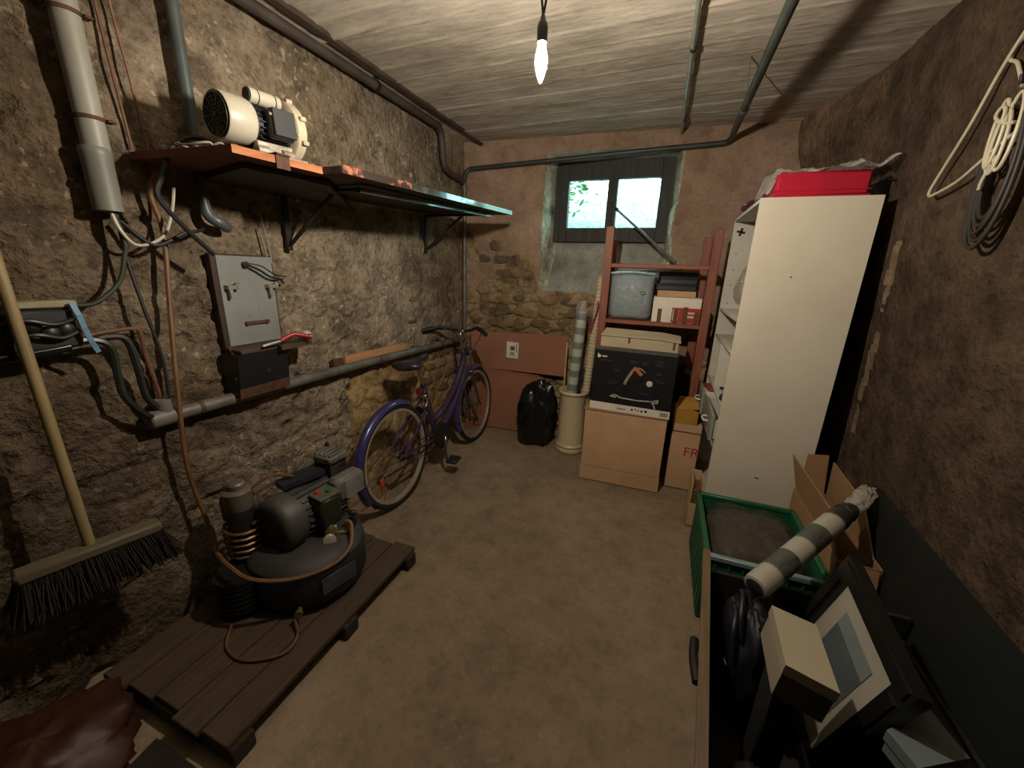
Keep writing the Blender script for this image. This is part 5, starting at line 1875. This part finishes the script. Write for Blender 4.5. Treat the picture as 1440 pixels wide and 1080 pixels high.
def cov(u, v):
    q = lambda a, b_, x: float(sm(a, b_, np.array(x)))
    x = 0.385 + 0.475 * u
    y = 2.325 + 0.42 * v
    z = CZ + 0.132 + 0.030 * float(fbm(np.array(u * 4.0), np.array(v * 4.0), 7, 5))
    z += 0.060 * math.exp(-((u - 0.74) / 0.08) ** 2) * (0.7 + 0.5 * v) + 0.035 * q(0.86, 1.0, u)
    z += 0.045 * math.exp(-((u - 0.12) / 0.10) ** 2) * v
    z = z + (CZ + 0.02 - z) * q(0.10, 0.0, u) * 0.9
    z -= 0.03 * q(0.10, 0.0, v) * (0.4 + 0.6 * float(vnoise(np.array(u * 9.0), np.array(0.5), 3)))
    return (x, y, max(z, CZ + 0.008) if 0.05 < u < 0.88 else z)


drape('plastic_cover', cov, 60, 40, m_cov, 'crumpled clear plastic film draped over the red case on the cabinet', 'film')
b = lump((0.42, 2.82, CZ + 0.035), (0.07, 0.14, 0.034), 41, 0.2, 30, 16, CZ + 0.0005)
single('maroon_bag', b, M('maroon_plastic', '5e1c22', '4a161b', 10, 0.25, bmp=0.4, bscale=30), 'flat dark red plastic bag on the cabinet top behind the red case', 'bag', smooth=1.0)
pg = B()
pg.bar((0.86, 2.40, CZ + 0.08), (0.925, 2.42, CZ + 0.065), 0.008, 0.008)
single('wall_peg', pg, m_dark, 'small dark peg sticking out of the right wall above the cabinet', 'peg')

# ------------------------------------------------------------------ cables on the right wall
hk = B()
hk.cyl((0.93, 1.735, 2.0), (0.86, 1.735, 2.01), 0.005)
hk.cyl((0.865, 1.735, 2.005), (0.86, 1.735, 2.03), 0.005)
single('wall_hook', hk, m_dark, 'iron hook in the right wall holding the cables', 'hook')
m_wc = M('cream_cable', 'b9b198', 'a39b82', 10, 0.45)
wcab = thing('white_cable_loop', (0.88, 1.8, 1.75), 'cream cable hung in loops with one wide loop on the right wall', 'cable')
b = B()
b.tube([(0.87, 1.735, 2.0), (0.875, 1.80, 2.08), (0.873, 1.835, 2.12), (0.87, 1.70, 2.22), (0.87, 1.60, 2.2)], 0.005, 8)
b.tube([(0.868, 1.70, 2.26), (0.868, 1.835, 2.115), (0.87, 1.93, 1.96), (0.872, 2.03, 1.83), (0.873, 2.062, 1.785), (0.872, 2.055, 1.768), (0.87, 2.02, 1.765), (0.868, 1.90, 1.785), (0.866, 1.80, 1.825), (0.866, 1.70, 1.87)], 0.0052, 8)
obj('wide_loop', b, m_wc, wcab)
for i, (yc, zc_, w_, h_) in enumerate(((1.755, 1.885, 0.022, 0.09), (1.74, 1.86, 0.026, 0.085), (1.715, 1.88, 0.03, 0.10))):
    b = B()
    b.tube([(0.858 + 0.003 * i, yc + w_ * math.sin(t), zc_ + h_ * math.cos(t)) for t in [k * PI / 6 for k in range(12)]], 0.005, 8, 3, True)
    obj('small_loop', b, m_wc, wcab)
b = B()
b.tube([(0.862, 1.76, 1.915), (0.85, 1.768, 1.935), (0.85, 1.755, 1.955), (0.85, 1.735, 1.945), (0.855, 1.735, 1.91), (0.862, 1.70, 1.90)], 0.005, 8)
obj('tied_end', b, m_wc, wcab)
b = B()
b.tube([(0.86, 1.735, 1.80), (0.86, 1.755, 1.76), (0.862, 1.76, 1.735)], 0.005, 8)
obj('tied_end', b, m_wc, wcab)
bcb = thing('black_cable_coil', (0.885, 1.73, 1.62), 'coil of dark cable hanging behind the cream cable on the right wall', 'cable')
for i in range(5):
    b = B()
    b.tube([(0.876 - 0.004 * (i % 3), 1.725 + (0.055 + 0.006 * i) * math.sin(t), 1.80 + (0.15 + 0.012 * i) * math.cos(t) - 0.01 * i) for t in [k * PI / 8 for k in range(16)]], 0.006, 8, 3, True)
    obj('loop', b, M('dark_brown_cable', '28231d', '1d1916', 12, 0.6), bcb)

# ------------------------------------------------------------------ right foreground: crate, cartons, chest
m_grn = M('green_plastic', '215c3b', '194a30', 6, 0.45)
cr = thing('green_crate', (0.54, 1.85, 0), 'green folding plastic crate in front of the white cabinet', 'crate')
GX0, GX1, GY0, GY1, GZ = 0.305, 0.745, 1.60, 2.13, 0.33
b = B()
b.span(GX0, GX1, GY0, GY1, 0.0, 0.012)
obj('base', b, m_grn, cr)
for nm, a in (('side_wall', (GX0, GX0 + .012, GY0, GY1)), ('side_wall', (GX1 - .012, GX1, GY0, GY1)), ('end_wall', (GX0 + .012, GX1 - .012, GY0, GY0 + .012)), ('end_wall', (GX0 + .012, GX1 - .012, GY1 - .012, GY1))):
    b = B()
    b.span(*a, 0.012, GZ - 0.02, 0.002)
    w_ = obj(nm, b, m_grn, cr)
    b = B()
    ho = (a[1] - a[0]) < 0.05
    n_ = 8
    for i in range(n_):
        t = (i + 0.5) / n_
        if ho:
            y = a[2] + (a[3] - a[2]) * t
            x = a[0] - 0.002 if a[0] == GX0 else a[1] + 0.002
            b.box((x, y, 0.16), (0.005, 0.008, 0.28), None, 0.001)
        else:
            x = a[0] + (a[1] - a[0]) * t
            y = a[2] - 0.002 if a[2] == GY0 else a[3] + 0.002
            b.box((x, y, 0.16), (0.008, 0.005, 0.28), None, 0.001)
    obj('rib', b, m_grn, w_)
b = B()
b.span(GX0 - .008, GX0 + .016, GY0 - .008, GY1 + .008, GZ - .022, GZ, .004)
b.span(GX1 - .016, GX1 + .008, GY0 - .008, GY1 + .008, GZ - .022, GZ, .004)
b.span(GX0, GX1, GY1 - .016, GY1 + .008, GZ - .022, GZ, .004)
obj('rim', b, m_grn, cr)
b = B()
b.span(GX0 - .004, GX1 + .004, GY0 - .010, GY0 + .016, GZ - .022, GZ + .001, .004)
tag(obj('front_rim', b, M('teal_grey_plastic', '7d9490', '637a76', 8, 0.35), cr), 'pale teal front rim')
b = lump((0.525, 1.865, 0.165), (0.195, 0.225, 0.165), 51, 0.07, 48, 32, 0.0135, 1.6, boxy=4.5)
single('wrapped_bedding', b, M('taupe_fabric', '4f473d', '40382f', 7, 0.8, bmp=0.3, bscale=12), 'taupe bedding lying in the green crate', 'bedding', smooth=1.0)
b = lump((0.525, 1.865, 0.168), (0.199, 0.23, 0.182), 53, 0.09, 90, 60, 0.0132, 2.4, boxy=4.5)
single('bedding_film', b, film('bedding_bag_film', '4a443c', 0.32, 0.04), 'shiny clear plastic wrapped around the bedding in the green crate', 'film', smooth=1.0)

# open carton with raised flaps by the right wall
m_kraft = M('kraft_card', '93714c', '846443', 4, 0.85, bmp=0.08)
oc = thing('open_carton', (0.85, 1.98, 0), 'open brown carton with its flaps up between the green crate and the right wall', 'box')
OX0, OX1, OY0, OY1, OZ = 0.760, 0.908, 1.66, 2.24, 0.40
for a in ((OX0, OX0 + .006, OY0, OY1), (OX1 - .006, OX1, OY0, OY1), (OX0, OX1, OY0, OY0 + .006), (OX0, OX1, OY1 - .006, OY1)):
    b = B()
    b.span(*a, 0.0, OZ, 0.001)
    obj('carton_wall', b, m_kraft, oc)
b = B()
b.span(OX0 + .006, OX1 - .006, OY0 + .006, OY1 - .006, 0, 0.006, .001)
obj('carton_base', b, m_kraft, oc)
for q in (((OX0 + .003, OY0 + .02, OZ), (OX0 + .003, OY1 - .02, OZ), (OX0 - 0.03, OY1 + 0.04, OZ + 0.17), (OX0 - 0.025, OY0 + 0.06, OZ + 0.16)),
          ((OX0 + .02, OY1, OZ), (OX1 - .02, OY1, OZ), (OX1 - .03, OY1 + 0.03, OZ + 0.20), (OX0 + .03, OY1 + 0.03, OZ + 0.19)),
          ((OX1 - .012, OY0 + .06, OZ), (OX1 - .012, OY1 - .01, OZ), (OX1 - .028, OY1 - .03, OZ + 0.19), (OX1 - 0.03, OY0 + 0.20, OZ + 0.17)),
          ((OX0 + .01, OY0 + .003, OZ), (OX1 - .01, OY0 + .003, OZ), (OX1 - .02, OY0 - 0.045, OZ - 0.13), (OX0 + .03, OY0 - 0.045, OZ - 0.12))):
    b = B()
    b.quad(*q, 0.005)
    obj('flap', b, m_kraft, oc)
k_ = B()
k_.span(0.775, 0.895, 1.72, 2.15, 0.007, 0.27, 0.02)
single('packing_bundle', k_, M('brown_packing', '4d3a2a', '3a2b1f', 9, 0.85), 'dark bundle of packing inside the open carton', 'bundle')

# small pale carton by the cabinet foot
sc_ = thing('slim_carton', (0.325, 2.37, 0), 'slim pale carton standing open at the front foot of the white cabinet', 'box')
b = B()
b.span(0.292, 0.352, 2.30, 2.306, 0.0, 0.15, .001)
b.span(0.292, 0.298, 2.30, 2.46, 0.0, 0.30, .001)
b.span(0.346, 0.352, 2.30, 2.46, 0.0, 0.30, .001)
b.span(0.292, 0.352, 2.454, 2.46, 0.0, 0.30, .001)
b.span(0.292, 0.352, 2.30, 2.46, 0.0, 0.006, .001)
obj('carton', b, M('pale_card', 'b79c74', 'a88d66', 5, 0.8), sc_)
b = B()
b.span(0.300, 0.344, 2.31, 2.45, 0.007, 0.24, .002)
tag(obj('insert', b, m_tape, sc_), 'brown insert')

# dark board leaning along the right wall
b = B()
b.quad((0.915, 0.15, 0.003), (0.915, 1.93, 0.003), (0.943, 1.93, 0.622), (0.943, 0.15, 0.52), -0.02)
single('dark_board', b, M('green_black_board', '171b17', '101310', 5, 0.6, bmp=0.1), 'long green-black board leaning along the right wall behind the chest', 'board')

# chest without a lid
m_chest = wood('chest_brown', '5a4530', '42321f', 'y', 0.65)
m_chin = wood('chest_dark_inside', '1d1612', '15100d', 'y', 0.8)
ch = thing('wooden_chest', (0.55, 0.95, 0), 'open brown wooden chest of odds and ends in the right foreground', 'chest')


def xs_(y, z):
    """front face of the chest: turned slightly, leaning in towards its foot"""
    return 0.262 + (y - 1.42) * 0.094 + (0.45 - z) * 0.115


for z0, z1 in ((0.0, 0.145), (0.149, 0.295), (0.299, 0.45)):
    b = B()
    b.prism([(xs_(0.30, z0), 0.30, z0), (xs_(1.44, z0), 1.44, z0), (xs_(1.44, z1), 1.44, z1), (xs_(0.30, z1), 0.30, z1)], (0.018, 0, 0))
    obj('front_plank', b, m_chest, ch)
b = B()
b.prism([(xs_(1.44, 0) + .02, 1.44, 0), (0.88, 1.46, 0), (0.90, 1.46, 0.38), (xs_(1.44, .38) + .02, 1.44, 0.38)], (0, -0.016, 0))
obj('end_panel', b, m_chin, ch)
b = B()
b.prism([(xs_(0.30, 0) + .02, 0.30, 0), (0.88, 0.30, 0), (0.90, 0.30, 0.45), (xs_(.3, .45) + .02, 0.30, 0.45)], (0, 0.016, 0))
obj('end_panel', b, m_chin, ch)
b = B()
b.prism([(0.872, 0.32, 0.0), (0.872, 1.44, 0.0), (0.884, 1.44, 0.30), (0.884, 0.32, 0.30)], (0.012, 0, 0))
obj('back_panel', b, m_chin, ch)
b = B()
b.prism([(xs_(.32, 0.02) + .02, 0.32, 0.01), (xs_(1.42, 0.02) + .02, 1.42, 0.01), (0.87, 1.42, 0.01), (0.87, 0.32, 0.01)], (0, 0, 0.012))
obj('bottom', b, m_chin, ch)
b = B()
b.prism([(xs_(0.30, .45) - .006, 0.30, 0.45), (xs_(1.44, .45) - .006, 1.44, 0.45), (xs_(1.44, .45) + .02, 1.44, 0.45), (xs_(0.30, .45) + .02, 0.30, 0.45)], (0, 0, 0.010))
obj('top_rail', b, wood('chest_rail', '6b543a', '523f2a', 'y', 0.5), ch)
b = B()
yh, zh = 1.06, 0.33
for dy in (-0.05, 0.05):
    b.cyl((xs_(yh, zh) + .002, yh + dy, zh), (xs_(yh, zh) - 0.016, yh + dy, zh), 0.010)
b.tube([(xs_(yh, zh) - 0.014, yh - 0.075, zh), (xs_(yh, zh) - 0.020, yh, zh + 0.006), (xs_(yh, zh) - 0.012, yh + 0.075, zh)], 0.013, 10, 5)
obj('handle', b, m_dark, ch)
BOT = 0.023
# black bags standing at the chest front
m_nav = M('black_navy_cloth', '17181f', '111217', 14, 0.55, bmp=0.4, bscale=26)
hb = thing('black_handbag', (0.40, 1.27, BOT), 'black bag with buckles standing at the far left of the chest', 'bag')
b = lump((0.392, 1.25, 0.22), (0.072, 0.15, 0.215), 61, 0.16, 34, 24, BOT)
obj('bag_body', b, m_nav, hb, smooth=1.0)
b = B()
b.tube([(0.36, 1.16, 0.36), (0.355, 1.19, 0.42), (0.365, 1.25, 0.445), (0.375, 1.31, 0.42), (0.385, 1.34, 0.36)], 0.008, 8)
b.tube([(0.335, 1.13, 0.33), (0.335, 1.16, 0.39), (0.345, 1.21, 0.41), (0.35, 1.27, 0.39)], 0.008, 8)
obj('handle', b, m_nav, hb)
b = B()
for q in ((0.350, 1.275, 0.405), (0.342, 1.19, 0.395), (0.322, 1.12, 0.30)):
    b.tube([(q[0], q[1] - .012, q[2]), (q[0] - .006, q[1], q[2] + .008), (q[0], q[1] + .012, q[2])], 0.003, 7)
tag(obj('buckle', b, m_chrome, hb), 'small shiny buckles')
b = lump((0.37, 0.80, 0.15), (0.075, 0.13, 0.13), 63, 0.16, 32, 22, BOT)
single('dark_bag', b, M('dark_cloth', '131315', '0f0f10', 14, 0.7, bmp=0.3, bscale=26), 'low dark cloth bag in the near left part of the chest', 'bag', smooth=1.0)
# green file and the shoe box
gf = B()
gf.quad((0.415, 1.17, BOT), (0.43, 1.33, BOT), (0.425, 1.31, 0.40), (0.408, 1.14, 0.38), 0.03)
gf.v = [(p[0] + 0.035, p[1] - 0.03, p[2]) for p in gf.v]
single('green_folder', gf, M('dark_green_card', '1f4033', '183328', 8, 0.5), 'dark green folder standing beside the shoe box in the chest', 'folder')
sb = thing('shoe_box', (0.44, 0.99, 0.45), 'cream shoe box with its lid on, lying tilted on the pile in the chest', 'box')
sa, sb_, sc2, sd = Vector((0.437, 1.222, 0.468)), Vector((0.552, 1.205, 0.455)), Vector((0.540, 0.985, 0.455)), Vector((0.425, 1.008, 0.468))
sa, sb_, sc2, sd = (Vector((0, 0, 1.45)) + (q - Vector((0, 0, 1.45))) * 0.91 for q in (sa, sb_, sc2, sd))
nn = (sb_ - sa).cross(sd - sa).normalized()
if nn.z > 0:
    nn = -nn
m_box = M('cream_box', '948a74', '877d68', 4, 0.7)
b = B()
ins = lambda p, q: p + ((sa + sc2) / 2 - p) * 0.04
b.prism([ins(p, 0) + nn * 0.006 for p in (sa, sb_, sc2, sd)], nn * 0.10)
obj('box_body', b, m_box, sb)
b = B()
b.prism([sa, sb_, sc2, sd], nn * 0.030)
obj('lid', b, M('cream_lid', '9c927a', '91876f', 4, 0.65), sb)
b = B()
c4, c3 = ins(sd, 0), ins(sc2, 0)
dn_ = (sd - sa).normalized()
b.prism([c4 + nn * 0.032 + dn_ * 0.001, c3 + nn * 0.032 + dn_ * 0.001, c3 + nn * 0.105 + dn_ * 0.001, c4 + nn * 0.105 + dn_ * 0.001], dn_ * 0.002)
tag(obj('end_label', b, M('olive_card', '4a4630', '3c3926', 8, 0.7), sb), 'dark olive end panel')
bk = B()
bk.box((0.425, 1.00, (BOT + 0.443) / 2), (0.07, 0.08, 0.443 - BOT), None, 0.006)
single('brown_books', bk, M('dark_book_cloth', '181411', '120f0d', 10, 0.8), 'dark pile of brown books under the shoe box in the chest', 'books')
# framed picture leaning in the chest
A_, N_, Q_ = Vector((0.657, 1.319, 0.55)), Vector((0.659, 1.016, 0.50)), Vector((0.581, 1.084, 0.085))
uu, ww = (N_ - A_), (Q_ - N_)
un, wn = uu.normalized(), ww.normalized()
pn = un.cross(wn).normalized()
if pn.x > 0:
    pn = -pn                                # faces the room
pf = thing('picture_frame', (0.62, 1.15, 0.03), 'black framed picture with a wide cream mount leaning in the chest', 'picture')
fw = 0.058
O_ = A_ - un * fw - wn * fw
LU, LW = uu.length + 2 * fw, ww.length + 2 * fw - 0.02


def fp(a, c, h=0.0):
    return O_ + un * a + wn * c + pn * h


m_frm = M('black_frame', '191715', '121110', 12, 0.35)
for q in ((0, LU, 0, fw), (0, LU, LW - fw, LW), (0, fw, fw, LW - fw), (LU - fw, LU, fw, LW - fw)):
    b = B()
    b.prism([fp(q[0], q[2], -0.012), fp(q[1], q[2], -0.012), fp(q[1], q[3], -0.012), fp(q[0], q[3], -0.012)], pn * 0.030)
    i_ = 0.014
    b.prism([fp(q[0] + i_, q[2] + i_, 0.018), fp(q[1] - i_, q[2] + i_, 0.018), fp(q[1] - i_, q[3] - i_, 0.018), fp(q[0] + i_, q[3] - i_, 0.018)], pn * 0.006)
    obj('frame_bar', b, m_frm, pf)
b = B()
b.prism([fp(fw, fw), fp(LU - fw, fw), fp(LU - fw, LW - fw), fp(fw, LW - fw)], pn * 0.003)
mt = obj('mount', b, M('cream_mount', '9f9788', '948c7d', 4, 0.8), pf)
b = B()
mw = 0.062
b.prism([fp(fw + mw, fw + mw, .003), fp(LU - fw - mw, fw + mw, .003), fp(LU - fw - mw, LW - fw - mw, .003), fp(fw + mw, LW - fw - mw, .003)], pn * 0.0015)
pi_ = obj('picture', b, M('grey_blue_picture', '596162', '454d4f', 7, 0.6, lo=0.3, hi=0.75), mt)
b = B()
b.prism([fp(fw + mw, fw + mw, .0045), fp(LU - fw - mw, fw + mw, .0045), fp(LU - fw - mw, fw + mw + .05, .0045), fp(fw + mw, fw + mw + .05, .0045)], pn * 0.001)
b.prism([fp(fw + mw + .05, fw + mw + .17, .0045), fp(fw + mw + .10, fw + mw + .15, .0045), fp(fw + mw + .13, fw + mw + .26, .0045), fp(fw + mw + .07, fw + mw + .28, .0045)], pn * 0.001)
obj('picture_shape', b, M('pale_picture', '7b8280', '6d7472', 7, 0.6), pi_)
bb_ = B()
bb_.span(0.715, 0.86, 0.97, 1.40, BOT, 0.33, 0.01)
single('dark_case', bb_, M('dark_case', '141413', '0f0f0f', 10, 0.6), 'dark case standing in the chest behind the framed picture', 'case')
DXB = -0.045
wbx = thing('pale_blue_box', (0.735, 1.03, 0.36), 'pale blue-white flat box at the near right of the framed picture', 'box')
b = B()
b.prism([(0.672 + DXB, 0.955, 0.395), (0.80 + DXB, 1.055, 0.395), (0.822 + DXB, 0.955, 0.395), (0.70 + DXB, 0.885, 0.395)], (0, 0, 0.03))
o = obj('lid', b, M('pale_blue_card', '677171', '5a6464', 6, 0.6), wbx)
b = B()
b.prism([(0.678 + DXB, 0.955, 0.361), (0.796 + DXB, 1.048, 0.361), (0.815 + DXB, 0.957, 0.361), (0.702 + DXB, 0.892, 0.361)], (0, 0, 0.034))
obj('box_body', b, M('pale_blue_card_side', '677170', '5a6463', 6, 0.6), wbx)
bb_ = B()
bb_.span(0.66, 0.84, 0.66, 0.95, BOT, 0.36, 0.01)
single('dark_carton', bb_, M('dark_carton_card', '241d17', '1a1511', 10, 0.8), 'dark carton under the pale blue box in the chest', 'box')
kp = B()
kp.box((0.55, 0.80, 0.10), (0.17, 0.10, 0.14), (0.1, 0, 0.3), 0.01)
kp.v = [(p[0], p[1], max(p[2], BOT)) for p in kp.v]
single('wooden_blocks', kp, wood('warm_brown_wood', '5a3f28', '3f2c1c', 'x', 0.6), 'brown wooden piece low in the near end of the chest', 'wood')

# banded paper roll in clear film lying across crate and carton
p0, p1 = Vector((0.405, 1.30, 0.455)), Vector((0.915, 1.905, 0.615))
ln = (p1 - p0).length
zr = thing('striped_paper_roll', p0, 'black and white banded paper roll in clear film lying aslant over the chest end', 'paper roll', rot=along(p0, p1))
b = B()
b.lathe([(0.030, 0.0), (0.039, 0.004), (0.041, 0.02), (0.041, ln * 0.66), (0.032, ln * 0.72)], n=22)
obj('paper', b, stripes('black_white_bands', ('a39d8c', '2a2a26'), 2, 0.20), zr, True)
b = lump((0, 0, 0), (0.036, 0.036, 0.11), 71, 0.3, 24, 18, None)
b.v = [(p[0], p[1], p[2] + ln * 0.87) for p in b.v]
obj('film_end', b, film('roll_film', 'b9b5a6', 0.55, 0.15), zr, True)
b = B()
b.lathe([(0.0425, 0.006), (0.0435, ln * 0.6), (0.027, ln * 0.74)], n=22, caps=False)
obj('film_sleeve', b, film('sleeve_film', 'b9b5a6', 0.12, 0.08), zr, True)
b = B()
for i in range(4):
    b.tube([((0.034 - 0.002 * i) * math.cos(t), (0.034 - 0.002 * i) * math.sin(t), ln * 0.715 + 0.012 * i + 0.007 * math.sin(t * 2 + i)) for t in [k * PI / 5 for k in range(10)]], 0.005, 7, 3, True)
obj('tie', b, M('shiny_dark_tape', '4a4642', '302d2a', 30, 0.15, 0.4), zr, True)
